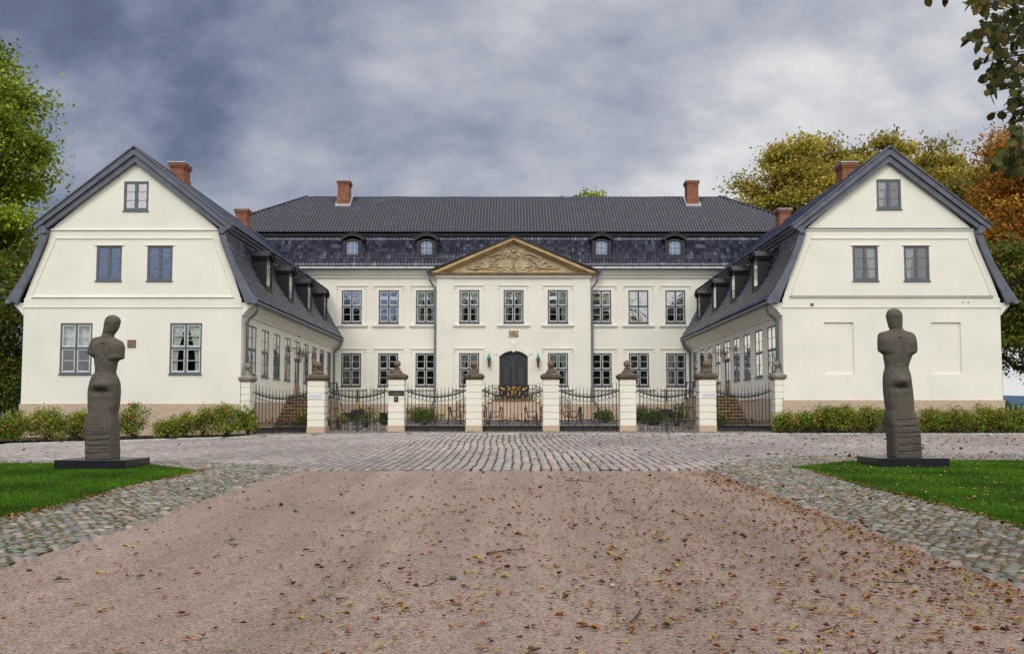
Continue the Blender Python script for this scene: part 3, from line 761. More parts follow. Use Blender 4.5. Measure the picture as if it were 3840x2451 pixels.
# raised plaster surrounds, hoods and string sills
def surround(c, z0, z1, off, side=0):
    m = MB(lambda a, b, z: FM(a, b+off, z)); e = .92
    m.box(c-e-.05, c+e+.05, 0.001, .06, z1+.26, z1+.30)
    for s in (-1, 1):
        m.box(c+s*e-.05, c+s*e+.05, .001, .05, z1+.10, z1+.13)
        m.box(c+s*e-.012, c+s*e+.012, .001, .022, z0-.06, z1+.26)
        if s == -1 or 1: pass
    m.build('window_surround', 'cream_plaster', house)
    m = MB(lambda a, b, z: FM(a, b+off, z)); m.box(c-1.02, c+1.02, .001, .12, z0-.20, z0-.12); m.box(c-.97, c+.97, .001, .07, z0-.27, z0-.2)
    m.build('stone_sill', 'white_trim', house)
for c in UP: surround(c, 7.34, 9.41, .16 if abs(c) < 3 else 0)
for c in LO: surround(c, 3.36, 5.44, .16 if abs(c) < 3 else 0)
# cornice, gutter and eave strip, left and right of the gable
for (a0, a1) in ((-19.6, -4.9), (4.9, 19.6)):
    m = MB(FM); m.profile_a([(0, 10.18), (.08, 10.18), (.12, 10.26), (.12, 10.32), (.2, 10.36), (.34, 10.56), (.42, 10.58), (.42, 10.66), (0, 10.66)], a0, a1)
    m.build('cornice', 'cream_plaster', house)
    m = MB(FM); m.profile_a([(.40, 10.66), (.50, 10.64), (.56, 10.70), (.56, 10.745), (.46, 10.75), (.3, 10.72)], a0, a1); m.build('gutter', 'zinc', house)
    m = MB(FM)
    a = a0
    while a < a1-.05:
        m.profile_a([(.30, 10.752), (.50, 10.752), (.49, 10.80+.0), (.40, 10.93), (.30, 10.93)], a, min(a+.86, a1)-.03); a += .86
    m.build('eave_boards', 'white_trim', house)
roof = empty('roof', None, None, (XC, YM+6, 13)); put(roof, house)
lowp = [(.46, 10.83), (.2, 11.18), (-.15, 11.65), (-.55, 12.25), (-.95, 12.93)]
for (a0, a1) in ((-19.6, -3.65), (-3.65, 3.65), (3.65, 19.6)):
    tile_sheet('lower_tiles', lowp if abs(a0+a1) > 1 else [(.12, 11.30), (-.15, 11.65), (-.55, 12.25), (-.95, 12.93)], a0, a1, FM, .215, .30, 'tiles_lower', roof, amp=.085, step=.06, jag=.005)
tile_sheet('upper_tiles', [(-.62, 13.16), (-.95, 13.34), (-6.0, 16.76)], -20.4, 20.4, FM, .205, .30, 'tiles_upper', roof, amp=.065, step=.07,
           planes=[((XC-20.4, YM+.6, 13.1), Vector((-5.3, 6.0, 0)).normalized()), ((XC+20.4, YM+.6, 13.1), Vector((5.3, 6.0, 0)).normalized())], jag=.003)
def hipz(): pass
m = MB(FM)   # end hips and rear slope
m.face([(-20.4, -.62, 13.16), (-14.4, -6.0, 16.76), (-20.4, -11.6, 13.16)]); m.face([(20.4, -.62, 13.16), (20.4, -11.6, 13.16), (14.4, -6.0, 16.76)])
m.face([(-20.4, -11.6, 13.16), (-14.4, -6.0, 16.76), (14.4, -6.0, 16.76), (20.4, -11.6, 13.16)])
m.face([(-20.4, -12.3, 10.6), (-20.4, .3, 10.6), (-20.4, -.7, 13.16), (-20.4, -11.6, 13.16)]); m.face([(20.4, -12.3, 10.6), (20.4, .3, 10.6), (20.4, -.7, 13.16), (20.4, -11.6, 13.16)])
m.face([(-20.4, -12.3, 10.6), (20.4, -12.3, 10.6), (20.4, -11.6, 13.16), (-20.4, -11.6, 13.16)])
m.build('rear_slopes', 'tiles_upper', roof)
m = MB(FM)
for k in range(96):   # ridge tiles, slightly sagging
    a = -14.5+k*.302; dz_ = -.05*math.cos((a)/14.5*1.2)+.012*math.sin(a*1.3)
    m.tube([(a, -6.02, 16.74+dz_+.02), (a+.30, -6.02, 16.735+dz_+.02)], [.105, .095], 8)
for s in (-1, 1):
    p0 = Vector((s*20.4, -.62, 13.2)); p1 = Vector((s*14.4, -6.0, 16.78))
    for k in range(26):
        q0 = p0.lerp(p1, k/26); q1 = p0.lerp(p1, (k+1)/26); m.tube([tuple(q0+Vector((0, 0, .06))), tuple(q1+Vector((0, 0, .045)))], [.10, .09], 8)
m.build('ridge_tiles', 'tiles_upper', roof, True)
m = MB(FM)   # eaves box between the two slopes
m.profile_a([(-1.5, 12.90), (-.93, 12.90), (-.90, 12.96), (-.86, 12.99), (-.84, 13.03), (-.78, 13.06), (-.72, 13.15), (-1.2, 13.18)], -20.2, 20.2)
m.build('eaves_moulding', 'verge_grey', roof)
m = MB(FM); m.box(-20.3, 20.3, -.9, -.70, 13.075, 13.15); m.build('eaves_fascia', 'dark_wood', roof)
m = MB(FM); m.box(-19.6, 19.6, -.96, -.87, 12.86, 12.90); m.build('lead_flashing', 'zinc', roof)
for c in (-10.19, -5.5, 5.57, 10.2):
    dormer(FM, c, .80, 11.42, 12.58, 13.02, -1.1, roof, .62, b0=.06, gm='glass_sky_tint')
chimney(XC-11.93-.1, XC-11.17-.1, 63.0, 64.0, 15.75, 17.60, roof); chimney(XC+11.9, XC+12.66, 63.0, 64.0, 15.75, 17.60, roof)
for cxx in (-11.65, 12.28):
    m = MB(FM); m.profile_a([(-4.30, 15.72), (-4.28, 15.82), (-5.6, 16.75), (-5.6, 16.6)], cxx-.52, cxx+.52); m.build('chimney_flashing', 'lead_light', roof)
# downpipes with hopper heads at the gable
for s, hx, px_, kx in ((-1, -5.27, -4.92, -4.95), (1, 5.28, 4.93, 5.10)):
    m = MB(FM); m.lathe([(.06, 0), (.085, .05), (.22, .33), (.22, .42), (.24, .45)], (hx, .42, 10.22), 12); h = m.build('hopper_head', 'zinc', house)
    downpipe([FM(hx, .42, 10.25), FM(hx, .40, 10.02), FM(hx+(px_-hx)*.35, .30, 9.80), FM(px_, .27, 9.55), FM(px_, .25, 9.3), FM(px_, .25, 2.65), FM(px_, .3, 2.45), FM(kx+s*.12*0+(-.14 if s < 0 else .14), .33, 2.2), FM(kx+(-.14 if s < 0 else .14), .33, 1.3)], house, .062)
    for z in (8.2, 6.1, 4.0): 
        m = MB(FM); m.tube([(px_-.0, .25, z), (px_, .25, z+.05)], .078, 8); m.build('pipe_bracket', 'zinc', house)

# pediment
ped = empty('pediment', None, None, (XC, YM, 10.4)); put(ped, house)
A0, AT, ZB, ZT = 5.24, 0.0, 10.56, 12.74
m = MB(FM)
for s in (-1, 1):
    m.prism_y([(s*5.26, 10.53), (0, 12.70), (0, 12.80), (s*5.30, 10.62)] if s > 0 else [(s*5.30, 10.62), (0, 12.80), (0, 12.70), (s*5.26, 10.53)], -.2, .70)
m.build('pediment_flashing', 'dark_wood', ped)
m = MB(FM)
def rake(m, t0, t1, b0, b1, ax):
    for s in (-1, 1):
        q = [(s*(ax), 10.46+t0*0+.0), (0, 12.70-t0), (0, 12.70-t1), (s*(ax-(t1-t0)*2.4), 10.46)]
        m.prism_y(q if s > 0 else q[::-1], b0, b1)
rake(m, 0.0, .19, .1, .62, 5.20)
rake(m, .19, .27, .1, .46, 4.72)
rake(m, .27, .34, .1, .36, 4.52)
for s in (-1, 1):
    for t in (.12, .3, .47, .64, .8, .93):
        pass
m.build('raking_cornice', 'pediment_stone', ped)
m = MB(FM); m.prism_y([(-4.6, 10.44), (4.6, 10.44), (0, 12.42)], -.1, .20); m.build('tympanum', 'tympanum_stone', ped)
m = MB(FM); m.profile_a([(.0, 10.30), (.30, 10.30), (.34, 10.36), (.50, 10.40), (.56, 10.46), (.2, 10.462), (0, 10.462)], -5.05, 5.05); m.build('pediment_base', 'tympanum_stone', ped)
m = MB(FM); m.profile_a([(.0, 10.12), (.22, 10.12), (.25, 10.18), (.32, 10.20), (.36, 10.298), (.0, 10.298)], -4.92, 4.92); m.build('pediment_cornice', 'white_trim', ped)
def rp(x, y): return ((x-1190)/220.0, 13.106-y/220.0)
m = MB(FM); BR = .22
def spiral(x, y, r, turns, d, th=.03, a0=0.0):
    cx_, cz_ = rp(x, y); r = r/220; n = int(14*turns); P = []
    for k in range(n+1):
        t = k/n; a = a0+d*2*math.pi*turns*t; rr = r*(1-.86*t); P.append((cx_+rr*math.cos(a), BR+.05+.05*t, cz_+rr*math.sin(a)))
    m.tube(P, [th*(1.15-.5*k/n) for k in range(n+1)], 6)
def curve(pts, th=.03, n=20):
    Q = [rp(*p) for p in pts]; P = []
    for k in range(n+1):
        t = k/n*(len(Q)-1); i = min(int(t), len(Q)-2); f = t-i; f = f*f*(3-2*f)*.5+f*.5
        P.append((Q[i][0]*(1-f)+Q[i+1][0]*f, BR+.05, Q[i][1]*(1-f)+Q[i+1][1]*f))
    m.tube(P, [th*(.5+1.0*math.sin(math.pi*min(.999, max(.001, k/n)))) for k in range(n+1)], 6)
def blob(x, y, rx, ry, rb=.07):
    cx_, cz_ = rp(x, y); K = 10
    for (f0, f1, h0, h1) in ((1, .8, 0, .6), (.8, .35, .6, .95)):
        for k in range(K):
            a, b_ = 2*math.pi*k/K, 2*math.pi*(k+1)/K
            m.face([(cx_+rx/220*f0*math.cos(a), BR-.03+rb*h0, cz_+ry/220*f0*math.sin(a)), (cx_+rx/220*f0*math.cos(b_), BR-.03+rb*h0, cz_+ry/220*f0*math.sin(b_)), (cx_+rx/220*f1*math.cos(b_), BR-.03+rb*h1, cz_+ry/220*f1*math.sin(b_)), (cx_+rx/220*f1*math.cos(a), BR-.03+rb*h1, cz_+ry/220*f1*math.sin(a))])
    m.face([(cx_+rx/220*.35*math.cos(2*math.pi*k/K), BR-.03+rb*.95, cz_+ry/220*.35*math.sin(2*math.pi*k/K)) for k in range(K)])
for s in (-1, 1):
    X = lambda x: 1190+s*x
    # cartouche with oval shield
    q = [rp(X(8), 362), rp(X(215), 368), rp(X(200), 430), rp(X(222), 495), rp(X(12), 512)]
    m.prism_y(q if s > 0 else q[::-1], BR-.04, BR+.07)
    cx_, cz_ = rp(X(82), 430)
    m.tube([(cx_+.225*math.cos(a), BR+.08, cz_+.285*math.sin(a)) for a in np.arange(0, 6.28, .35)], .028, 6, closed=True)
    blob(X(82), 430, 40, 50, .16); blob(X(78), 415, 14, 18, .2); blob(X(92), 445, 16, 14, .2)
    for k in range(5): curve([(X(140+k*1), 380+k*26), (X(172), 384+k*26), (X(196), 378+k*26)], .016, 6)
    spiral(X(150), 305, 34, 1.6, s, .03, math.pi/2); spiral(X(250), 488, 44, 1.5, -s, .038, 0.5); 
    spiral(X(88), 318, 46, 0.8, s, .045, math.pi/2); blob(X(78), 330, 34, 26, .15)
    curve([(X(40), 350), (X(60), 300), (X(120), 290), (X(165), 270)], .03)
    curve([(X(165), 320), (X(220), 310), (X(300), 340), (X(330), 352)], .04)
    for k in range(13): # garland of fruit
        t = k/12; blob(X(225+t*115), 372+t*112+8*math.sin(k*2.3), 13, 11, .13)
        blob(X(245+t*105), 366+t*112+8*math.cos(k*2.9), 9, 9, .10)
    spiral(X(338), 388, 36, 1.2, -s, .032, 2.2); spiral(X(352), 400, 26, 1.0, s, .028, 1.0)
    for k in range(5): curve([(X(380+k*4), 478-k*9), (X(405+k*9), 430-k*7), (X(440+k*8), 412+k*5), (X(470+k*3), 430+k*9)], .022, 10)
    spiral(X(430), 448, 42, 1.3, -s, .03, 1.2); spiral(X(505), 470, 30, 1.2, s, .028, 2.0)
    curve([(X(300), 486), (X(360), 498), (X(430), 492), (X(500), 470), (X(548), 500)], .045)
    curve([(X(330), 520), (X(420), 505), (X(520), 520), (X(640), 515)], .035)
    for k in range(9): blob(X(540+k*11), 512+5*math.sin(k*2), 10, 9, .08)
    curve([(X(10), 560), (X(70), 545), (X(140), 520), (X(205), 545)], .05); curve([(X(10), 585), (X(80), 570), (X(150), 560), (X(200), 545)], .05)
    curve([(X(205), 545), (X(260), 535), (X(340), 525)], .03)
    for k in range(6): curve([(X(20+k*14), 545-k*3), (X(26+k*16), 520), (X(18+k*16), 498)], .018, 6)
for k in range(9): blob(1190+(k-4)*3, 368+k*16, 13, 11, .16)
# crown
for k in range(7):
    a = (k-3)/3.0; blob(1190+a*44, 236-8*(1-abs(a)), 8, 8, .16); curve([(1190+a*30, 268), (1190+a*46, 250), (1190+a*44, 238)], .02, 6)
m.prism_y([rp(1160, 282), rp(1220, 282), rp(1224, 262), rp(1156, 262)], BR-.03, BR+.14)
curve([(1150, 250), (1165, 222), (1190, 215), (1215, 222), (1230, 250)], .024); blob(1190, 205, 8, 9, .16)
m.prism_y([rp(1062, 583), rp(1400, 583), rp(1395, 552), rp(1240, 560), rp(1190, 548), rp(1140, 560), rp(1066, 552)], BR-.04, BR+.09)
m.build('coat_of_arms_relief', 'tympanum_stone', ped, True)
for (u0, u1) in ((700, 1055), (1410, 1830)):
    m = MB(FM); a, z = rp(u0, 583); a2, z2 = rp(u1, 540); m.box(a, a2, BR-.05, BR+.03, z, z2); m.build('stone_block', 'pediment_stone', ped)

# door in its arched opening
FD = lambda a, b, z: FM(a, b+.16, z)
m = MB(FD); m.prism_y(arch(-.90, .90, 2.5, 5.58, .36), -.30, -.22); door = m.build('front_door', 'black_door', house)
for s in (-1, 1):
    m = MB(FD)
    m.box(s*.02-.0, s*.02+s*.85, -.219, -.19, 2.52, 2.60) if s > 0 else m.box(-.87, -.02, -.219, -.19, 2.52, 2.60)
    def bar(a0, z0, a1, z1, t=.04, d=.05): m.tube([(s*a0, -.205, z0), (s*a1, -.205, z1)], t*.5+.008, 6)
    # stiles and mouldings
    for (x0, x1) in ((.03, .12), (.80, .88)):
        m.box(min(s*x0, s*x1), max(s*x0, s*x1), -.219, -.185, 2.6, 5.16)
    P = [(.17, 3.42), (.17, 4.72), (.30, 4.90), (.55, 4.86), (.74, 4.70), (.74, 3.42), (.60, 3.30), (.42, 3.26), (.28, 3.36)]
    m.tube([(s*a, -.2, z) for a, z in P], .028, 6, closed=True)
    m.tube([(s*a, -.2, z) for a, z in [(.24, 3.5), (.24, 4.65), (.66, 4.62), (.66, 3.5)]], .02, 6, closed=True)
    m.tube([(s*a, -.19, z) for a, z in [(.16, 5.02), (.3, 5.17), (.55, 5.1), (.72, 4.86), (.6, 4.9), (.4, 5.02), (.2, 4.98)]], .032, 6, closed=True)
    m.tube([(s*a, -.2, z) for a, z in [(.2, 5.32), (.35, 5.42), (.5, 5.30), (.7, 5.16)]], .025, 6)
    m.tube([(s*a, -.2, z) for a, z in [(.17, 2.75), (.17, 3.12), (.3, 3.2), (.5, 3.12), (.74, 3.08), (.74, 2.75)]], .025, 6, closed=True)
    m.build('door_leaf', 'black_door', door)
m = MB(FD); m.box(-.035, .035, -.219, -.16, 2.52, 5.55); m.build('door_post', 'black_door', door)
m = MB(FD); m.tube([(.09, -.16, 3.6), (.09, -.10, 3.6), (.17, -.10, 3.6)], .013, 6); m.build('handle', 'gold_leaf', door)
# moulded surround and keystone
m = MB(FD); n = 12
o = arch(-1.17, 1.17, 2.3, 5.86, .42, n)[2:]; i_ = arch(-.91, .91, 2.5, 5.59, .37, n)[2:]
for k in range(n): m.prism_y([o[k], o[k+1], i_[k+1], i_[k]], .001, .05)
m.box(-1.17, -.912, .001, .047, 2.3, i_[-1][1]-.002); m.box(.912, 1.17, .001, .047, 2.3, i_[0][1]-.002)
m.prism_y([(-.085, 5.5), (.085, 5.5), (.11, 6.07), (-.11, 6.07)], .0, .10)
m.build('door_surround', 'cream_plaster', house)
# carved stone above the door
m = MB(FD); m.box(-.30, .30, .001, .03, 6.49, 6.87); m.box(-.32, .32, .001, .05, 6.46, 6.49)
for k in range(16):
    a = 2*math.pi*k/16; m.tube([(0.12*math.cos(a), .05, 6.68+.12*math.sin(a)), (0.14*math.cos(a+.4), .05, 6.68+.13*math.sin(a+.4))], .022, 5)
for s in (-1, 1):
    for t in (-1, 1): m.tube([(s*.13, .04, 6.68+t*.08), (s*.2, .05, 6.68+t*.14), (s*.27, .04, 6.68+t*.1), (s*.23, .04, 6.68+t*.05)], .022, 5)
m.tube([(-.06, .05, 6.63), (0, .07, 6.73), (.06, .05, 6.63)], .02, 5)
m.build('carved_stone', 'tympanum_stone', house)

# ------------------------------------------------------------------ the two wings
def wing(s, label, plz):
    root = empty('wing_house', label, 'house', (s*15.77, 45, .9), 'gabled wings of the manor')
    C = 15.77; X0, X1 = 11.24, 20.30; Y0 = 38.6; Y1 = 58.6
    FF = lambda a, b, z: (s*a, Y0-b, z)                    # front gable, a = distance from the axis
    FS = lambda a, b, z: (s*(X0-b), a, z)                  # courtyard side, a = y
    FO = lambda a, b, z: (s*(X1+b), a, z)
    edge = [(0.0, 6.15), (.08, 6.55), (.35, 7.32), (.60, 7.95), (.90, 8.72), (1.02, 9.29)]
    L = [(X0+d, z) for d, z in edge]; Rr = [(X1-d, z) for d, z in edge][::-1]
    outer = [(X0, plz)]+L+[(X0+1.02+.28, 9.55), (C, 12.30), (X1-1.30, 9.55)]+Rr+[(X1, plz)]
    hs = [rect(15.16+.07, 16.20+.07, 10.10, 11.34)] if s < 0 else [rect(15.28, 16.31, 10.17, 11.43)]
    mids = [14.69, 16.81] if s < 0 else [14.74, 16.88]
    for c in mids: hs.append(rect(c-.53, c+.53, 7.15, 8.62))
    lows = [13.53, 18.08]
    nich = [13.57, 18.02]
    if s < 0:
        for c in lows: hs.append(rect(c-.665, c+.665, 3.27, 5.38))
    else:
        for c in nich: hs.append(rect(c-.61, c+.61, 3.26, 5.41))
    hs2 = hs[1:]
    m = MB(FF); m.holes(outer, hs, 0, .2 if s < 0 else .2); gw = m.build('gable_wall', 'cream_plaster', root)
    if s > 0:
        m = MB(FF)
        for c in nich:
            m = MB(FF); m.box(c-.61, c+.61, -.12, -.07, 3.26, 5.41); m.build('blind_niche', 'cream_plaster', root)
    fm = 'frame_bluegrey'; sm = 'frame_bluegrey'
    ac = (hs[0][0][0]+hs[0][1][0])/2
    window(FF, ac, 1.04, hs[0][0][1], hs[0][2][1], root, rows=3, transom=False, fm=fm, sm=sm, cur=None if s < 0 else 'left', gm='glass_bright' if s < 0 else 'glass')
    for k, c in enumerate(mids): window(FF, c, 1.06, 7.15, 8.62, root, rows=3, transom=False, fm=fm, sm=sm, cur=None if s < 0 else ('right' if k == 0 else 'left'), gm='glass_sky_tint' if s < 0 else 'glass')
    if s < 0:
        window(FF, 18.08, 1.33, 3.27, 5.38, root, rows=2, fm=fm, cur='top'); window(FF, 13.53, 1.33, 3.27, 5.38, root, rows=2, fm=fm, cur='pair')
    # mouldings of the gable
    m = MB(FF)
    m.box(X0-.02, X1+.02, .001, .035, 6.02, 6.06); m.box(X0+.01, X1-.01, .001, .02, 6.06, 6.42)
    m.profile_a([(.001, 6.42), (.075, 6.44), (.075, 6.47), (.001, 6.50)], X0+.32, X1-.32)
    m.profile_a([(.001, 9.24), (.06, 9.27), (.06, 9.30), (.001, 9.34)], X0+1.02, X1-1.02)
    m.profile_a([(.001, 8.90), (.04, 8.91), (.04, 8.945), (.001, 8.96)], X0+1.28, X1-1.28)
    for d in (1, -1):
        pts_ = [(.33, 6.45), (.56, 7.1), (.86, 7.9), (1.16, 8.60), (1.26, 8.95)]
        q = [(X0+p, z) if d > 0 else (X1-p, z) for p, z in pts_]
        m.tube([(a, .006, z) for a, z in q], .026, 4)
    m.build('gable_moulding', 'cream_plaster', root)
    if s > 0:
        m = MB(FF); m.box(X0+.30, X1-.30, .0, .09, 6.475, 6.505); m.box(X0+1.0, X1-1.0, .0, .08, 9.33, 9.355); m.build('lead_flashing', 'zinc', root)
    m = MB(FF)
    for c in mids: m.box(c-.62, c+.62, .001, .04, 8.625, 8.66)
    m.build('window_hood', 'cream_plaster', root)
    # plinth
    m = MB(FF); m.box(X0-.04, X1+.04, .0, .045, .2, plz); m.box(X0-.04, X0, -20, -.0005, .2, plz+.1); m.build('plinth', 'pink_plaster', root)
    # courtyard wall
    ys = [40.3+2.108*k for k in range(9)]
    m = MB(FS); hs = []
    for k, y in enumerate(ys): hs.append(rect(y-.62, y+.62, 3.30 if k != 4 else 2.60, 5.42))
    m.holes(rect(Y0, Y1, 2.1, 6.3), hs, 0, .2); m.build('side_wall', 'cream_plaster', root)
    m = MB(FO); m.box(Y0, Y1+3, -.01, 0, .2, 6.3); m.build('outer_wall', 'cream_plaster', root)
    for k, y in enumerate(ys):
        if k == 4:
            fr = window(FS, y, 1.24, 4.45, 5.42, root, rows=2, transom=False, fm=fm, sm=sm, sill=False, cur='full', cb=-.08, thin=True)
            d = MB(FS); d.box(y-.55, y-.45, -.12, -.06, 2.60, 4.44); d.box(y+.45, y+.55, -.12, -.06, 2.6, 4.44); d.box(y-.62, y-.55, -.13, -.03, 2.6, 4.44); d.box(y+.55, y+.62, -.13, -.03, 2.6, 4.44)
            d.box(y-.45, y+.45, -.12, -.06, 4.32, 4.44); d.box(y-.45, y+.45, -.12, -.06, 3.28, 3.38); d.box(y-.05, y+.05, -.12, -.05, 2.6, 4.32); d.box(y-.45, y+.45, -.115, -.08, 3.82, 3.86)
            dd = d.build('side_door', fm, root)
            d = MB(FS); d.box(y-.45, y-.05, -.11, -.07, 2.62, 3.28); d.box(y+.05, y+.45, -.11, -.07, 2.62, 3.28); d.build('door_panel', 'pediment_stone', dd)
            d = MB(FS); d.face([(a, -.066, z) for a, z in rect(y-.45, y+.45, 3.38, 4.32)]); d.build('glass', 'glass', dd)
            d = MB(FS); d.tube([(y-.35, -.03, 3.3), (y-.35, .04, 3.35), (y-.35, .04, 3.75), (y-.35, -.03, 3.8)], .016, 6); d.build('handle', 'iron_black', dd)
        else:
            window(FS, y, 1.24, 3.30, 5.42, root, rows=2, fm=fm, sm=sm, cur='full', cb=-.08, thin=True)
    # eaves on both long sides
    for F2, nm in ((FS, 'in'), (FO, 'out')):
        m = MB(F2); m.profile_a([(0, 5.72), (.06, 5.72), (.10, 5.82), (.14, 5.84), (.24, 5.98), (.40, 6.10), (.42, 6.20), (0, 6.24)], Y0+.02, Y1); m.build('eaves_cornice', 'white_trim', root)
        m = MB(F2); m.profile_a([(.44, 6.20), (.50, 6.17), (.60, 6.17), (.66, 6.22), (.67, 6.30), (.62, 6.30), (.5, 6.26)], Y0-.25, Y1); m.build('gutter', 'zinc', root)
    # roof
    rf = empty('roof', None, None, (s*C, 48, 9.3)); put(rf, root)
    lp = [(.60, 6.33), (.32, 6.78), (-.03, 7.34), (-.33, 7.92), (-.61, 8.62), (-.86, 9.42)]
    tile_sheet('lower_tiles', lp, Y0-.10, Y1-.05, FS, .215, .33, 'tiles_wing', rf, amp=.045, step=.05, jag=.004)
    tile_sheet('outer_tiles', lp, Y0-.10, Y1+2, FO, .215, .33, 'tiles_wing', rf, amp=.045, step=.05, ns=4)
    upz = [(-.42, 9.40), (-.8, 9.66), (-(C-X0), 12.64)]
    tile_sheet('upper_tiles', upz, Y0-.28, 60.6, FS, .215, .33, 'tiles_wing', rf, amp=.045, step=.05, jag=.003)
    tile_sheet('outer_upper_tiles', [(b-.02, z) for b, z in [(-.42, 9.40), (-.8, 9.66), (-(X1-C), 12.64)]], Y0-.28, 60.6, FO, .215, .33, 'tiles_wing', rf, amp=.045, step=.05, ns=4)
    for F2 in (FS, FO):
        m = MB(F2); m.profile_a([(-.95, 9.10), (-.74, 9.12), (-.70, 9.2), (-.60, 9.24), (-.56, 9.32), (-.46, 9.35), (-.44, 9.42), (-.9, 9.42)], Y0-.25, Y1+.6); m.build('eaves_moulding', 'verge_grey', rf)
    m = MB()
    for k in range(72): m.tube([(s*C, Y0-.3+k*.30, 12.70), (s*C, Y0+k*.30, 12.69)], [.105, .095], 8)
    m.build('ridge_tiles', 'tiles_wing', rf, True)
    # verge boards: two raking boards over each upper slope, one curved board down each lower slope
    vb = MB(FF)
    for d in (1, -1):
        xe = (lambda v: v) if d > 0 else (lambda v: 2*C-v)
        def q4(p): return [(xe(a), z) for a, z in p]
        vb.prism_y(q4([(X0+.36, 9.42), (C, 12.74), (C, 12.42), (X0+.50, 9.27)]), 0.0, .30)
        vb.prism_y(q4([(X0+.52, 9.25), (C, 12.42), (C, 12.12), (X0+.78, 9.22)]), 0.0, .20)
        vb.prism_y(q4([(X0+.33, 9.44), (C, 12.79), (C, 12.73), (X0+.36, 9.41)]), 0.0, .36)
    vb.build('verge_board', 'verge_grey', rf)
    vb = MB(FF)
    for d in (1, -1):
        xe = (lambda v: v) if d > 0 else (lambda v: 2*C-v)
        o_ = [(-.68, 6.30), (-.36, 6.80), (-.04, 7.34), (.27, 7.92), (.55, 8.62), (.74, 9.20)]
        i2 = [(-.20, 6.18), (.02, 6.72), (.30, 7.32), (.57, 7.95), (.86, 8.70), (1.02, 9.25)]
        for k in range(5):
            vb.prism_y([(xe(X0+o_[k][0]), o_[k][1]), (xe(X0+o_[k+1][0]), o_[k+1][1]), (xe(X0+i2[k+1][0]), i2[k+1][1]), (xe(X0+i2[k][0]), i2[k][1])], 0.0, .17)
        vb.build('curved_verge_board', 'verge_grey', rf); vb = MB(FF)
    for k in range(4):
        dormer(lambda a, b, z: FS(a, b, z), 42.4+4.3*k, .80, 7.20, 8.62, 9.02, -.95, rf, .52, b0=.10, over=.10, sm='sash_light')
    for (y0, zt) in ((42.9, 13.36), (53.2, 13.46)):
        chimney(-15.95 if s < 0 else 15.43, -15.31 if s < 0 else 16.07, y0, y0+.85, 12.0, zt, rf)
    # downpipes with a swan neck under the gutter
    for y, z1 in ((39.0, 1.0), (58.2, 1.5)):
        downpipe([FS(y, .56, 6.18), FS(y, .56, 6.0), FS(y+.03, .45, 5.80), FS(y+.06, .22, 5.62), FS(y+.06, .12, 5.45), FS(y+.06, .12, 5.2), FS(y+.06, .12, z1)], root, .06)
    m = MB(FO); m.tube([(39.0, .56, 6.18), (39.05, .4, 5.9), (39.1, .1, 5.6), (39.1, .1, .5)], .055, 8); m.build('downpipe', 'zinc', root, True)
    # stone plaque on the left gable
    if s < 0:
        m = MB(FF); m.box(15.60, 15.94, .001, .035, 4.36, 4.68); m.build('stone_plaque', 'plaque_stone', root)
    else:
        m = MB(FF); m.box(12.40, 12.53, .001, .06, 6.10, 6.20); m.build('iron_anchor', 'plaque_stone', root)
        for a in (18.72, 18.95): 
            m = MB(FF); m.box(a, a+.05, .001, .03, 6.22, 6.27); m.build('iron_anchor', 'plaque_stone', root)
    m = MB(FS); m.tube([(ys[4]+.2, .0, 5.68), (ys[4]+.2, .08, 5.68)], .04, 8); m.build('doorbell', 'plaque_stone' if s < 0 else 'gold_leaf', root)
    return root
wl = wing(-1, 'left gabled wing with two large lower windows and a small stone plaque', 2.04)
wr = wing(1, 'right gabled wing with two blind niches in its lower gable wall', 2.19)
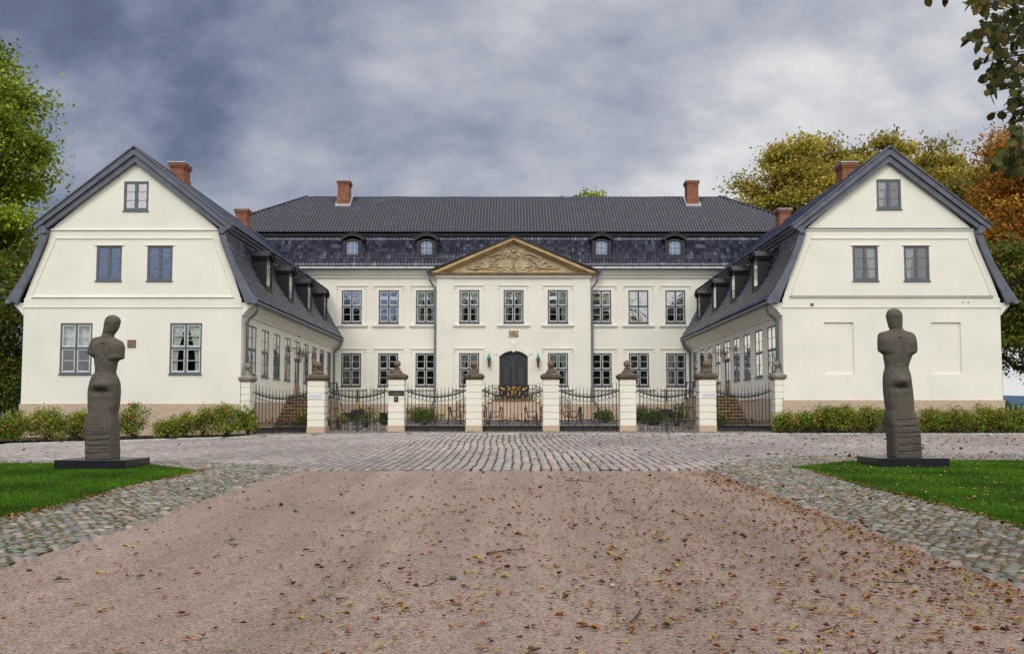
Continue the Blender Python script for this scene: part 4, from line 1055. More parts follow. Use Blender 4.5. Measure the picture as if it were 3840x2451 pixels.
# ------------------------------------------------------------------ gate pillars
YF = 38.95
PILL = [(-8.10, .70), (-4.79, .66), (-1.575, .66), (1.615, .66), (4.80, .66), (8.09, .70)]
PLAB = {-8.10: 'gate pillar with a white parking sign, at the left end of the left gate', -4.79: 'gate pillar carrying a black plaque with gold lettering',
        -1.575: 'gate pillar just left of the front door', 1.615: 'gate pillar just right of the front door',
        4.80: 'gate pillar with dark rain streaks, at the left end of the right gate', 8.09: 'gate pillar with a white parking sign, at the right end of the right gate'}
def pillar(x, w, label, half=0):
    z0 = g(x, YF)-.08; h = w/2; F = lambda a, b, z: (x+a, YF+b, z+z0+.08)
    y0, y1 = -h, h
    root = empty('gate_pillar', label, 'gate pillar', (x, YF, z0), 'pillars of the forecourt fence')
    a0, a1 = (-h, h) if not half else ((-.19, .19))
    m = MB(F); m.box(a0-.015, a1+.015, y0-.015, y1+.015, -.15, .245); m.build('base', 'smooth_pink', root)
    m = MB(F); z = .245; n = 7; ht = 2.20-.245; c = ht/n; r = .018
    for k in range(n):
        zz0 = z+k*c; zz1 = z+(k+1)*c-.024
        i = m.add([(a0+r, y0+r, zz0-.001), (a1-r, y0+r, zz0-.001), (a1-r, y1-r, zz0-.001), (a0+r, y1-r, zz0-.001), (a0, y0, zz0+r), (a1, y0, zz0+r), (a1, y1, zz0+r), (a0, y1, zz0+r),
                   (a0, y0, zz1-.006), (a1, y0, zz1-.006), (a1, y1, zz1-.006), (a0, y1, zz1-.006), (a0+r, y0+r, zz1), (a1-r, y0+r, zz1), (a1-r, y1-r, zz1), (a0+r, y1-r, zz1)])
        for L in range(3):
            for q in range(4): m.f.append((i+L*4+q, i+L*4+(q+1) % 4, i+(L+1)*4+(q+1) % 4, i+(L+1)*4+q))
        m.f.append((i+12, i+13, i+14, i+15)); m.f.append((i+3, i+2, i+1, i))
        m.box(a0+.026, a1-.026, y0+.026, y1-.026, zz1-.002, zz1+.03)
    m.build('shaft', 'pillar_plaster', root)
    m = MB(F); e = .085
    m.box(a0-.03, a1+.03, y0-.03, y1+.03, 2.16, 2.20)
    st = [(0.04, 2.20), (e, 2.235), (e+.012, 2.33), (e-.005, 2.36), (.02, 2.385), (-.03, 2.42), (-.13, 2.44), (-.14, 2.50), (-.165, 2.53), (-.22, 2.60), (-.235, 2.63), (-.21, 2.645), (-.21, 2.66), (-.26, 2.672)]
    if half: st = [(o if o > -.05 else o*.62, z_) for o, z_ in st]
    for k in range(len(st)-1):
        (o0, z_0), (o1, z_1) = st[k], st[k+1]
        i = m.add([(a0-o0, y0-o0, z_0), (a1+o0, y0-o0, z_0), (a1+o0, y1+o0, z_0), (a0-o0, y1+o0, z_0), (a0-o1, y0-o1, z_1), (a1+o1, y0-o1, z_1), (a1+o1, y1+o1, z_1), (a0-o1, y1+o1, z_1)])
        for q in range(4): m.f.append((i+q, i+(q+1) % 4, i+4+(q+1) % 4, i+4+q))
    o = st[-1][0]; zt = st[-1][1]; m.face([(a0-o, y0-o, zt), (a1+o, y0-o, zt), (a1+o, y1+o, zt), (a0-o, y1+o, zt)])
    m.build('cap', 'sandstone_grey' if half else 'sandstone_brown', root)
    m = MB(F); R_ = .145; pr = [(.05, 2.66), (.055, 2.69)]+[(R_*math.sin(t), 2.825-R_*math.cos(t)) for t in np.linspace(.35, 3.14, 12)]
    m.lathe(pr, (0, 0, 0), 18); m.build('ball', 'sandstone_grey' if half else 'ball_orange', root, True)
    return root
for x, w_ in PILL: pillar(x, w_, PLAB[x])
pillar(-11.03, .66, 'half pillar built against the corner of the left wing', 1)
pillar(11.07, .66, 'half pillar built against the corner of the right wing', 1)

# ------------------------------------------------------------------ wrought iron fence and gates
def iron_panel(x0, x1, gate, label, cat, grp):
    z0 = max(g(x0, YF), g((x0+x1)/2, YF)) ; F = lambda a, b, z: (a, YF+b, z0+z); xm = (x0+x1)/2; hw = (x1-x0)/2
    root = empty('gate' if gate else 'fence_panel', label, cat, (xm, YF, z0), grp)
    ztop = lambda a: 1.455+.27*(abs(a-xm)/hw)**1.9
    n = 15; xs = [x0+.10+(x1-x0-.2)*k/(n) for k in range(n+1)]
    bottom = .075 if gate else .02
    for k, a in enumerate(xs):
        m = MB(F); zt = ztop(a); r = .0145 if 0 < k < n else .019
        tip = [(a, 0, zt+.10), (a+.006, 0, zt+.16), (a-.008, 0, zt+.22), (a+.010, 0, zt+.28), (a-.006, 0, zt+.34), (a+.004, 0, zt+.40)]
        if gate and abs(a-xm) < .12: tip = tip[:]
        m.tube([(a, 0, bottom), (a, 0, zt+.06)]+tip, [r, r, r, r*.95, r*.9, r*.8, r*.55, r*.2], 5)
        m.tube([(a, 0, zt+.03), (a, 0, zt+.06), (a, 0, zt+.09)], [.012, .028, .012], 6)
        m.build('bar', 'iron_black', root)
    m = MB(F); N = 28
    m.tube([(x0-.02+(x1-x0+.04)*k/N, -.012, ztop(x0+(x1-x0)*k/N)) for k in range(N+1)], .025, 6); m.build('curved_rail', 'iron_black', root)
    m = MB(F)
    for k in range(n):   # leaf scrolls riding on the rail and rings hanging under it
        a = (xs[k]+xs[k+1])/2; zt = ztop(a); d = (xs[1]-xs[0])/2
        for s in (-1, 1):
            m.tube([(a+s*(d-.02), 0, zt+.10), (a+s*.045, 0, zt+.118), (a+s*.012, 0, zt+.09), (a+s*.02, 0, zt+.065)], [.011, .010, .009, .006], 5)
            m.tube([(a+s*.05, 0, zt+.02), (a+s*.03, 0, zt+.045), (a+s*.012, 0, zt+.03)], [.012, .01, .006], 5)
    m.build('leaf_scrolls', 'iron_black', root)
    m = MB(F)
    for k in range(n):
        a = (xs[k]+xs[k+1])/2; zt = ztop(a)-.02
        m.tube([(a+.068*math.cos(t), 0, zt-.093+.085*math.sin(t)) for t in np.arange(0, 6.28, .45)], .0085, 5, closed=True)
        m.tube([(a, 0, zt-.178), (a, 0, zt-.20), (a, 0, zt-.245)], [.014, .012, .004], 5)
        m.tube([(a-.07, 0, zt), (a, 0, zt-.012), (a+.07, 0, zt)], .008, 5)
    m.build('rings', 'iron_black', root)
    zr = .435
    m = MB(F); m.box(x0-.02, x1+.02, -.02, .02, zr, zr+.038); m.build('rail', 'iron_black', root)
    if not gate:
        m = MB(F); m.box(x0-.02, x1+.02, -.02, .02, .205, .24); m.build('rail', 'iron_black', root)
    for k in range(n):
        m = MB(F)
        a = (xs[k]+xs[k+1])/2
        if gate and k % 2: continue
        m.tube([(a, 0, bottom), (a, 0, zr-.10)], .009, 5); m.tube([(a, 0, zr-.10), (a, 0, zr-.075), (a, 0, zr-.03)], [.016, .03, .010], 6)
        m.tube([(a-.05, 0, zr-.065), (a, 0, zr-.085), (a+.05, 0, zr-.065)], .008, 5)
        m.tube([(a-.03, 0, zr-.03), (a-.05, 0, zr-.06), (a-.03, 0, zr-.085)], .006, 4); m.tube([(a+.03, 0, zr-.03), (a+.05, 0, zr-.06), (a+.03, 0, zr-.085)], .006, 4)
        if gate: m.box(xs[k]-.01, xs[k+1]+.01, -.012, .012, .12, .15)
        m.build('lower_ornament', 'iron_black', root)
    if gate:
        m = MB(F); m.box(xm-.035, xm+.03, -.03, .03, -.02, 1.66); m.lathe([(.02, 0), (.045, .05), (.02, .1), (.01, .16)], (xm, 0, 1.66), 8); m.build('meeting_post', 'iron_black', root)
        m = MB(F); m.tube([(xm-.03, -.03, 1.02), (xm+.01, -.06, 1.06), (xm-.02, -.03, 1.14), (xm+.03, -.04, 1.2), (xm-.03, -.03, 1.26)], .014, 5); m.lathe([(.02, 0), (.035, .02), (.02, .05)], (xm, -.05, .96), 8); m.build('latch', 'gold_leaf', root)
        pl = [(-.27, .835), (-.215, .745), (.215, .745), (.27, .835), (.215, .93), (-.215, .93)]
        m = MB(F); m.prism_y([(xm+a-.02, z) for a, z in pl], -.062, -.045); lp = m.build('lock_plate', 'iron_black', root)
        m = MB(F); m.tube([(xm+.03, -.07, .88), (xm+.10, -.09, .885), (xm+.2, -.075, .845)], .013, 5); m.build('handle', 'iron_black', lp)
        for s in (-1, 1):
            for zh in (.55, 1.62):
                xx = x0-.12 if s < 0 else x1+.02
                m = MB(F); m.box(xx, xx+.10, -.025, .025, zh, zh+.05); m.build('hinge', 'iron_black', root)
    return root
ends = [-10.80]+[v for x, w_ in PILL for v in (x-w_/2, x+w_/2)]+[10.84]
FLAB = ['iron fence panel in front of the left stone steps', 'double iron gate between the black plaque and the left parking sign', 'iron fence panel right of the black plaque', 'iron fence panel in front of the main door',
        'iron fence panel right of the main door panel, before the pale basement window', 'double iron gate left of the right parking sign', 'iron fence panel in front of the right stone steps']
for k in range(7):
    gate = k in (1, 5); a, b = ends[2*k]+.02, ends[2*k+1]-.02
    iron_panel(a+(.08 if gate else 0), b-(.08 if gate else 0), gate, FLAB[k], 'gate' if gate else 'fence', 'double gates of the forecourt' if gate else 'iron fence panels of the forecourt')
    if not gate:
        z0 = g((a+b)/2, YF); m = MB(); m.box(a, b, YF+.03, YF+.30, z0-.25, z0+.20)
        tag(m.build('curb_wall', 'curb_stone'), {0: 'low dark stone curb under the fence before the left steps', 2: 'low dark stone curb under the fence right of the black plaque', 3: 'low dark stone curb under the fence before the main door', 4: 'low dark stone curb under the fence next to the pillar with rain streaks', 6: 'low dark stone curb under the fence before the right steps'}[k], 'curb', 'stone curbs under the fence')

# ------------------------------------------------------------------ signs
def text(body, size, x, y, z, m, parent, align='CENTER', name='lettering', bold=0.0):
    cu = bpy.data.curves.new(name, 'FONT'); cu.body = body; cu.size = size; cu.align_x = align; cu.extrude = 0.0015; cu.offset = bold
    cu.materials.append(MATS[m]); o = bpy.data.objects.new(name, cu); COL.objects.link(o); o.location = (x, y, z); o.rotation_euler = (R(90), 0, 0)
    dg = bpy.context.evaluated_depsgraph_get(); me = bpy.data.meshes.new_from_object(o.evaluated_get(dg))
    loc, rot = o.location.copy(), o.rotation_euler.copy(); bpy.data.objects.remove(o)
    o = place(name, me); o.location = loc; o.rotation_euler = rot; put(o, parent)
    if not me.materials: me.materials.append(MATS[m])
    return o
def park_sign(x, arrow, label):
    z0 = g(x, YF)+1.555-.04; y = YF-.35
    m = MB(); m.box(x-.275, x+.275, y-.018, y-.001, z0-.095, z0+.095); sgn = m.build('parking_sign', 'sign_white'); tag(sgn, label, 'sign', 'parking signs on the gate pillars')
    text('PARKERING FORBUDT', .052, x, y-.0195, z0+.005, 'letter_grey', sgn)
    m = MB(); m.box(x-.14, x+.14, y-.0195, y-.0185, z0-.042, z0-.037)
    e = x+arrow*.14; m.face([(e, y-.0197, z0-.052), (e+arrow*.035, y-.0197, z0-.0395), (e, y-.0197, z0-.027)]); m.build('arrow', 'letter_grey', sgn)
park_sign(-8.13, 1, 'white no-parking sign with an arrow to the right, on the left gate pillar')
park_sign(8.15, -1, 'white no-parking sign with an arrow to the left, on the right gate pillar')
z0 = g(-4.79, YF); y = YF-.33
m = MB(); m.box(-5.10, -4.46, y-.02, y-.001, z0+1.49, z0+1.705); sg = tag(m.build('name_plaque', 'sign_black'), 'wide black plaque with two lines of gold lettering on a gate pillar', 'plaque')
text('Hafslund Hovedg\u00e5rd', .058, -4.78, y-.0215, z0+1.57, 'letter_gold', sg); text('Anno 1761', .042, -4.80, y-.0215, z0+1.515, 'letter_gold', sg)
m = MB(); m.lathe([(.010, 0), (.014, .012), (.004, .03)], (-4.79, y-.022, z0+1.66), 8); m.build('emblem', 'lead_light', sg)
m = MB(); m.box(-4.875, -4.70, y-.02, y-.001, z0+1.235, z0+1.455); sg = tag(m.build('small_plaque', 'sign_black'), 'small square black plaque with a faint emblem under the wide black plaque', 'plaque')
m = MB()
for r_ in (.05, .028): m.tube([(-4.79+r_*math.cos(t), y-.022, z0+1.35+r_*math.sin(t)) for t in np.arange(0, 6.28, .5)], .003, 4, closed=True)
m.build('emblem', 'letter_gold', sg)

# ------------------------------------------------------------------ front steps and railing
ZL = 2.50
st = empty('front_stair', 'double stair with a pink landing and iron railing at the black front door', 'stair', (XC, 56.5, 1.3))
F = lambda a, b, z: (XC+a, b, z)
m = MB(F); m.box(-1.30, 1.30, 55.82, 58.26, 1.0, ZL-.07)
m.build('landing_wall', 'smooth_pink', st)
m = MB(F); m.box(-1.36, 1.36, 55.76, 58.26, ZL-.069, ZL); m.build('landing_slab', 'stone_step', st)
for s in (-1, 1):
    for k in range(7):
        a0 = 1.31+k*.345; zt = ZL-.155*(k+1)
        m = MB(F); m.box(min(s*a0, s*(a0+.344)), max(s*a0, s*(a0+.344)), 55.90, 58.26, .9, zt-.04); m.build('stair_wall', 'smooth_pink', st)
        m = MB(F); m.box(min(s*a0, s*(a0+.365)), max(s*a0, s*(a0+.365)), 55.86, 58.26, zt-.039, zt); m.build('step', 'lead_light' if False else 'stone_step', st)
def scroll(m, c0, z, r, d, b=0, th=.011, turns=1.4, a0=0):
    P = []
    for k in range(17):
        t = k/16; rr = r*(1-.8*t); a = a0+d*2*math.pi*turns*t; P.append((c0+rr*math.cos(a), b, z+rr*math.sin(a)))
    m.tube(P, th, 4)
rl = empty('railing', None, None, (XC, 55.86, ZL)); put(rl, st)
F2 = lambda a, b, z: (XC+a, 55.88-b, z)
m = MB(F2); m.box(-1.28, 1.28, -.02, .02, ZL+.82, ZL+.85); m.box(-1.28, 1.28, -.02, .02, ZL+.05, ZL+.075)
for s in (-1, 1): m.tube([(s*1.28, 0, ZL+.835), (s*3.45, 0, ZL-.14)], .02, 6); m.tube([(s*1.28, 0, ZL+.06), (s*3.45, 0, ZL-.90)], .016, 6)
m.build('handrail', 'iron_black', rl)
for a in (-1.28, -.92, .92, 1.28):
    m = MB(F2); m.tube([(a, 0, ZL), (a, 0, ZL+.86)], .02 if abs(a) > 1 else .013, 6); m.lathe([(.012, 0), (.03, .03), (.012, .06)], (a, 0, ZL+.86), 8); m.build('post', 'iron_black', rl)
for s in (-1, 1):
    m = MB(F2); m.tube([(s*3.4, 0, 1.45), (s*3.4, 0, ZL-.1)], .022, 6); m.tube([(s*3.2, 0, 1.5), (s*3.2, 0, ZL-.02)], .013, 6); m.build('post', 'iron_black', rl)
    m = MB(F2)
    for z in (ZL+.2, ZL+.42, ZL+.64):
        for c in (1.0, 1.12, 1.2): scroll(m, s*c, z, .075, s, a0=z*5)
    for k in range(8):
        a = 1.42+k*.25; zc = ZL+.45-.44*(a-1.28)
        m.tube([(s*a, 0, zc-.36), (s*a, 0, zc+.36)], .010, 4)
        scroll(m, s*(a+.12), zc+.16, .11, s, a0=1); scroll(m, s*(a+.12), zc-.15, .11, -s, a0=2); scroll(m, s*(a+.10), zc, .06, s)
    m.build('scrollwork', 'iron_black', rl)
m = MB(F2); m.prism_y([(-.86, ZL+.06), (.86, ZL+.06), (.88, ZL+.45), (.92, ZL+.82), (-.92, ZL+.82), (-.88, ZL+.45)], .012, .022); bp = m.build('centre_panel', 'iron_black', rl)
m = MB(F2)
def gs(c0, z, r, d, a0=0, th=.016, turns=1.1): 
    P = []
    for k in range(13):
        t = k/12; rr = r*(1-.75*t); a = a0+d*2*math.pi*turns*t; P.append((c0+rr*math.cos(a), .035, ZL+z+rr*math.sin(a)))
    m.tube(P, [th*(1.3-t/14) for t in range(13)], 5)
def gt(pts, th=.017): m.tube([(a, .035, ZL+z) for a, z in pts], [th*(.5+math.sin(math.pi*(k+.5)/len(pts))) for k in range(len(pts))], 5)
for s in (-1, 1):
    gt([(s*.80, .72), (s*.66, .62), (s*.58, .55), (s*.52, .66)], .030); gs(s*.60, .62, .07, s)
    gt([(s*.38, .52), (s*.28, .58), (s*.24, .66), (s*.16, .70)], .026); gs(s*.34, .74, .06, -s, 1)
    gt([(s*.02, .22), (s*.12, .42), (s*.16, .54)], .014); gt([(s*.16, .22), (s*.06, .42), (s*.02, .54)], .014); gt([(s*.18, .50), (s*.10, .54), (s*.05, .50)], .012)
    gt([(s*.40, .42), (s*.32, .34), (s*.34, .22), (s*.28, .2)], .028); gt([(s*.76, .40), (s*.70, .34), (s*.74, .46)], .02)
    gt([(s*.62, .16), (s*.56, .12), (s*.46, .08), (s*.5, .14)], .028); gt([(s*.24, .10), (s*.14, .12), (s*.08, .09)], .022); gt([(s*.82, .12), (s*.78, .10), (s*.72, .09)], .014)
    gt([(s*1.02, .66), (s*.99, .58), (s*1.03, .5)], .018); gt([(s*1.0, .18), (s*1.04, .1), (s*.98, .07)], .022); gt([(s*1.48, .52), (s*1.42, .42), (s*1.5, .36)], .022); gt([(s*1.62, .06), (s*1.55, -.04), (s*1.66, -.12)], .024)
m.tube([(.075*math.cos(t), .035, ZL+.71+.06*math.sin(t)) for t in np.arange(0, 6.28, .5)], .022, 5, closed=True); gt([(-.04, .63), (0, .6), (.04, .63)], .02)
m.build('gold_ornament', 'gold_leaf', bp)
for s in (-1, 1):
    m = MB(F2); m.box(s*1.02-.12, s*1.02+.12, -.35, -.1, ZL+.001, ZL+.22); tag(m.build('planter_box', 'old_wood'), ('small dark planter behind the railing, %s end of the landing' % ('left' if s < 0 else 'right')), 'planter', 'planters on the landing')

# ------------------------------------------------------------------ lanterns
for s, gm in ((-1, 'lantern_glass_brown'), (1, 'copper_red')):
    x, z = XC+1.53*s, 4.50; y = 58.12; L = empty('wall_lantern', 'brown lantern with a green copper top left of the front door' if s < 0 else 'reddish lantern with a green copper top right of the front door', 'lantern', (x, 58.3, z), 'lanterns beside the front door')
    m = MB(); m.lathe([(.01, 0), (.055, .06), (.075, .09)], (x, y, z), 6); m.tube([(x, y, z+.1), (x, y+.24, z+.1)], .012, 5); m.tube([(x-.16, y, z+.11), (x+.16, y, z+.11)], .009, 4); m.build('bracket', 'copper_green', L)
    m = MB(); m.lathe([(.07, .09), (.12, .54)], (x, y, z), 6); m.build('glass', gm, L)
    m = MB(); m.lathe([(.145, .54), (.15, .58), (.10, .67), (.055, .72), (.06, .76), (.03, .80), (.035, .84), (.012, .90), (.022, .94), (.005, .98)], (x, y, z), 10); m.build('top', 'copper_green', L, True)
for s in (-1, 1):
    for y, lab in ((46.75, 'nearer'), (50.0, 'farther')):
        x = s*(11.24-.62); z = 4.25
        L = empty('wall_lantern', '%s of the two bracket lanterns beside the %s wing door' % (lab, 'left' if s < 0 else 'right'), 'lantern', (s*11.24, y, z), 'bracket lanterns on the wings')
        m = MB(); m.box(min(s*11.238, s*11.20), max(s*11.238, s*11.2), y-.04, y+.04, z+.45, z+.82); m.tube([(s*11.2, y, z+.66), (s*10.95, y, z+.68), (s*10.62, y, z+.70)], .018, 5); m.tube([(s*11.2, y, z+.52), (s*11.0, y, z+.56), (s*10.9, y, z+.67)], .014, 5); m.build('bracket', 'iron_black', L)
        m = MB(); m.lathe([(.06, 0), (.14, .36)], (x, y, z), 6); m.build('glass', 'lantern_glass', L)
        m = MB(); m.lathe([(.165, .36), (.17, .38), (.10, .47), (.04, .56), (.045, .60), (.01, .68)], (x, y, z), 6); m.build('top', 'copper_red', L)
        m = MB()
        for k in range(6):
            a = 2*math.pi*(k+.5)/6; m.tube([(x+.062*math.cos(a), y+.062*math.sin(a), z), (x+.143*math.cos(a), y+.143*math.sin(a), z+.36)], .008, 4)
        m.lathe([(.01, -.06), (.065, 0)], (x, y, z), 6); m.build('lantern_frame', 'copper_red', L)

# ------------------------------------------------------------------ stone steps of the wings, pumps, pedestals
for s in (-1, 1):
    r_ = empty('stone_steps', 'brown stone steps up to the side door of the %s wing' % ('left' if s < 0 else 'right'), 'steps', (s*10.3, 46, 1), 'stone steps of the wings')
    n = 10; zt = 2.58; zb = g(s*10, 44)
    for k in range(n):
        z1 = zt-(zt-zb)*k/n; y0 = 46.9-k*.33 if k else 46.9; y1 = 50.2 if k == 0 else 46.9-(k-1)*.33
        y1 = 50.2 if k == 0 else y0+.34+.001; wd = 9.55-.02*k
        m = MB(); m.box(min(s*11.19, s*wd), max(s*11.19, s*wd), y0-.03, y1+ (0.0 if k == 0 else .05), z1-.065, z1); 
        if k: m.box(min(s*11.19, s*(wd+.03)), max(s*11.19, s*(wd+.04)), y0+.05, y1+1.5, zb-.2, z1-.066)
        else: m.box(min(s*11.19, s*(wd+.03)), max(s*11.19, s*(wd+.04)), y0+.05, y1, zb-.2, z1-.066)
        m.build('step', 'stone_step', r_)
for s in (-1, 1):
    x = s*8.02; y = 42.0; z = g(x, y)
    r_ = empty('water_pump', 'old water pump with a wooden post and curved iron lever behind the %s gate' % ('left' if s < 0 else 'right'), 'pump', (x, y, z), 'pumps in the court')
    m = MB(); m.box(x-.11, x+.11, y-.11, y+.11, z, z+1.15); m.box(x-.16, x+.16, y-.16, y+.16, z+1.0, z+1.42); m.build('post', 'old_wood', r_)
    m = MB(); m.tube([(x-s*.42, y-.1, z+.0), (x-s*.12, y-.05, z+1.3)], .05, 6); m.build('brace', 'old_wood', r_)
    m = MB()
    for a in (-.17, .12): m.tube([(x+a, y, z+1.2), (x+a*1.1, y, z+2.1)], .022, 5)
    m.tube([(x-.19, y, z+2.08), (x+.16, y, z+2.12)], .022, 5); m.tube([(x-.19, y, z+1.72), (x+.16, y, z+1.72)], .016, 5); m.build('iron_frame', 'iron_black', r_)
    m = MB(); m.tube([(x-s*.15, y-.05, z+2.12), (x-s*.24, y-.05, z+1.6), (x-s*.32, y-.05, z+1.15), (x-s*.45, y-.05, z+.85), (x-s*.62, y-.05, z+.72), (x-s*.80, y-.05, z+.76), (x-s*.86, y-.05, z+.85)], [.028, .026, .024, .022, .022, .024, .03], 6); m.build('lever', 'iron_black', r_)
    x = s*4.25; y = 57.2; z = g(x, y)
    r_ = empty('stone_pedestal', 'small yellowish stone pedestal on the %s side of the front stair' % ('left' if s < 0 else 'right'), 'pedestal', (x, y, z), 'pedestals by the front stair')
    m = MB(); m.box(x-.16, x+.16, y-.16, y+.16, z-.05, z+.08); m.box(x-.11, x+.11, y-.11, y+.11, z+.081, z+.30); m.box(x-.17, x+.17, y-.17, y+.17, z+.301, z+.36); m.build('base', 'sandstone_grey', r_)
    m = MB(); m.box(x-.14, x+.14, y-.14, y+.14, z+.361, z+.62); m.build('block', 'pediment_stone', r_)

# ------------------------------------------------------------------ garden chairs
def chair(x, y, face, label):
    z = g(x, y)+.01; r_ = empty('garden_chair', label, 'chair', (x, y, z), 'green garden chairs')
    f = face   # -1 faces left, +1 faces right ; local p = forward
    Fc = lambda p, q, h: (x+f*p*1.12, y+q*1.1, z+h*1.08)
    for q in (-.25, .25):
        m = MB(Fc); m.tube([(.28, q, 0), (.27, q, .40), (.24, q, .60), (.18, q, .635), (-.18, q, .61), (-.24, q, .60)], .024, 6); m.build('armrest', 'chair_green', r_)
        m = MB(Fc); m.tube([(-.34, q, 0), (-.27, q, .40), (-.30, q, .78), (-.27, q, .84), (-.22, q, .82), (-.19, q, .60), (-.14, q, .40), (-.05, q, .36), (.28, q, .37)], .024, 6); m.build('leg', 'chair_green', r_)
    m = MB(Fc)
    for k in range(7): m.box(-.12+k*.06, -.08+k*.06, -.25, .25, .365, .38)
    m.build('seat', 'chair_green', r_)
    m = MB(Fc)
    for k in range(8): m.tube([(-.16-k*.012, -.25, .44+k*.05), (-.16-k*.012, .25, .44+k*.05)], .024, 4)
    m.build('backrest', 'chair_green', r_)
    return r_
CH = [(-2.92, 48.0, 1, 'green garden chair left of the pillar beside the door, facing right'), (-1.62, 48.0, -1, 'green garden chair half hidden by the pillar left of the door'),
      (-.82, 47.2, -1, 'green garden chair facing left in front of the pink landing'), (.97, 47.2, 1, 'green garden chair facing right in front of the pink landing'),
      (1.82, 48.0, 1, 'green garden chair almost hidden by the pillar right of the door'), (3.18, 47.6, -1, 'green garden chair right of the pillar beside the door, facing left')]
for x, y, f, l in CH: chair(x, y, f, l)
for s in (-1, 1):
    x = s*2.35+.1; y = 48.3; z = g(x, y); r_ = empty('garden_table', 'green garden table on the %s side of the front stair' % ('left' if s < 0 else 'right'), 'table', (x, y, z), 'green garden tables')
    m = MB(); m.lathe([(.36, .64), (.37, .65), (.37, .665), (.36, .67)], (x, y, z), 20); m.build('tabletop', 'chair_green', r_)
    for k in range(3):
        a = 2*math.pi*k/3; m = MB(); m.tube([(x+.33*math.cos(a), y+.33*math.sin(a), z), (x+.18*math.cos(a), y+.18*math.sin(a), z+.64)], .014, 5); m.build('leg', 'chair_green', r_)

# ------------------------------------------------------------------ statues
def statue(cx, cy, rows, SC_, zb, depthf, grooves, lab, side, name='statue'):
    """rows: (pixel row, left, right) of the outline, converted to metres by SC_"""
    K = 56; yb = rows[-1][0]; xm = (rows[-1][1]+rows[-1][2])/2
    R_ = [((yb-r)/SC_, (l-xm)/SC_, (q-xm)/SC_) for r, l, q in rows][::-1]
    H = R_[-1][0]; zs = np.array([r[0] for r in R_]); ls = np.array([r[1] for r in R_]); rs_ = np.array([r[2] for r in R_])
    n = 220; Z = np.linspace(0, H*.9995, n); rg = np.random.default_rng(5)
    V = []
    for k, z in enumerate(Z):
        l = np.interp(z, zs, ls); r = np.interp(z, zs, rs_); c = (l+r)/2; hw = max(.004, (r-l)/2)
        t = z/H; hd = depthf(t)
        hw *= float(np.interp(t, [0, .20, .30, .36], [.78, .80, .93, 1.0]))
        ex = np.interp(t, [0, .22, .32, .5, 1], [.34, .42, .75, .85, 1.0])
        if t > .86: hd = hd*min(1, hw/.16+.1)
        for q in range(K):
            a = 2*math.pi*q/K; ca, sa = math.cos(a), math.sin(a)
            px = c+hw*math.copysign(abs(ca)**ex, ca); py = hd*math.copysign(abs(sa)**ex, sa)
            if sa < 0:   # the back, turned to the viewer
                w_ = abs(sa)
                py -= .085*math.exp(-((t-.515)/.030)**2)*math.exp(-((px-c+.02*side)/.17)**2)*w_
                py += .07*math.exp(-((t-.462)/.016)**2)*math.exp(-((px-c+.02*side)/.17)**2)*w_
                py -= .035*math.exp(-((t-.77)/.05)**2)*(abs(px-c)/.25)*w_
                py += .03*math.exp(-((px-c)/.03)**2)*w_*(1 if .62 < t < .80 else 0)
            nz = (1-np.clip((t-.22)/.08, 0, 1))
            rough = .004+.008*nz
            px += rg.normal(0, rough*.35); py += rg.normal(0, rough*.5)
            for zg in grooves:
                gzz = zg+.012*math.sin(px*9)
                d = abs(z-gzz)
                if d < .020 and sa < .1 : py += .022*(1-d/.020)*max(0, -sa+.1)*float(abs(px-c) < hw*.8)
            V.append((cx+px, cy+py, zb+z))
    Fc = []
    for k in range(n-1):
        for q in range(K): Fc.append((k*K+q, k*K+(q+1) % K, (k+1)*K+(q+1) % K, (k+1)*K+q))
    i = len(V); V.append((cx+(ls[-1]+rs_[-1])/2, cy, zb+H+.004))
    Fc2 = [(( n-1)*K+q, (n-1)*K+(q+1) % K, i) for q in range(K)]
    me = bpy.data.meshes.new(name); me.from_pydata(V, [], Fc+Fc2+[tuple(reversed(range(K)))]); me.materials.append(MATS['statue_granite'])
    me.polygons.foreach_set('use_smooth', [True]*len(me.polygons)); o = place(name, me)
    return tag(o, lab, 'statue', 'granite statues on black slabs')
LR = [(89, 265, 285), (92, 250, 300), (97, 238, 312), (106, 226, 325), (120, 216, 338), (138, 209, 344), (155, 206, 343), (180, 203, 338), (200, 200, 332), (225, 196, 320), (250, 191, 302), (264, 187, 291), (280, 182, 289), (287, 160, 291),
      (290, 128, 297), (296, 110, 305), (306, 98, 328), (318, 91, 352), (330, 86, 368), (350, 79, 382), (375, 72, 389), (400, 66, 390), (425, 62, 389), (442, 66, 388), (452, 88, 388), (462, 104, 388), (476, 118, 387), (482, 122, 372), (492, 126, 346), (502, 128, 331),
      (520, 130, 326), (545, 134, 321), (570, 138, 316), (590, 139, 314), (606, 135, 314), (625, 120, 320), (645, 108, 332), (670, 99, 343), (700, 93, 352), (740, 86, 356), (780, 82, 357), (820, 82, 355), (860, 84, 353), (900, 87, 349), (940, 90, 343), (970, 86, 340), (990, 76, 342), (1020, 66, 349), (1050, 58, 355), (1085, 53, 364), (1110, 52, 368), (1150, 55, 370), (1200, 57, 372), (1260, 63, 376), (1310, 63, 378), (1366, 66, 380)]
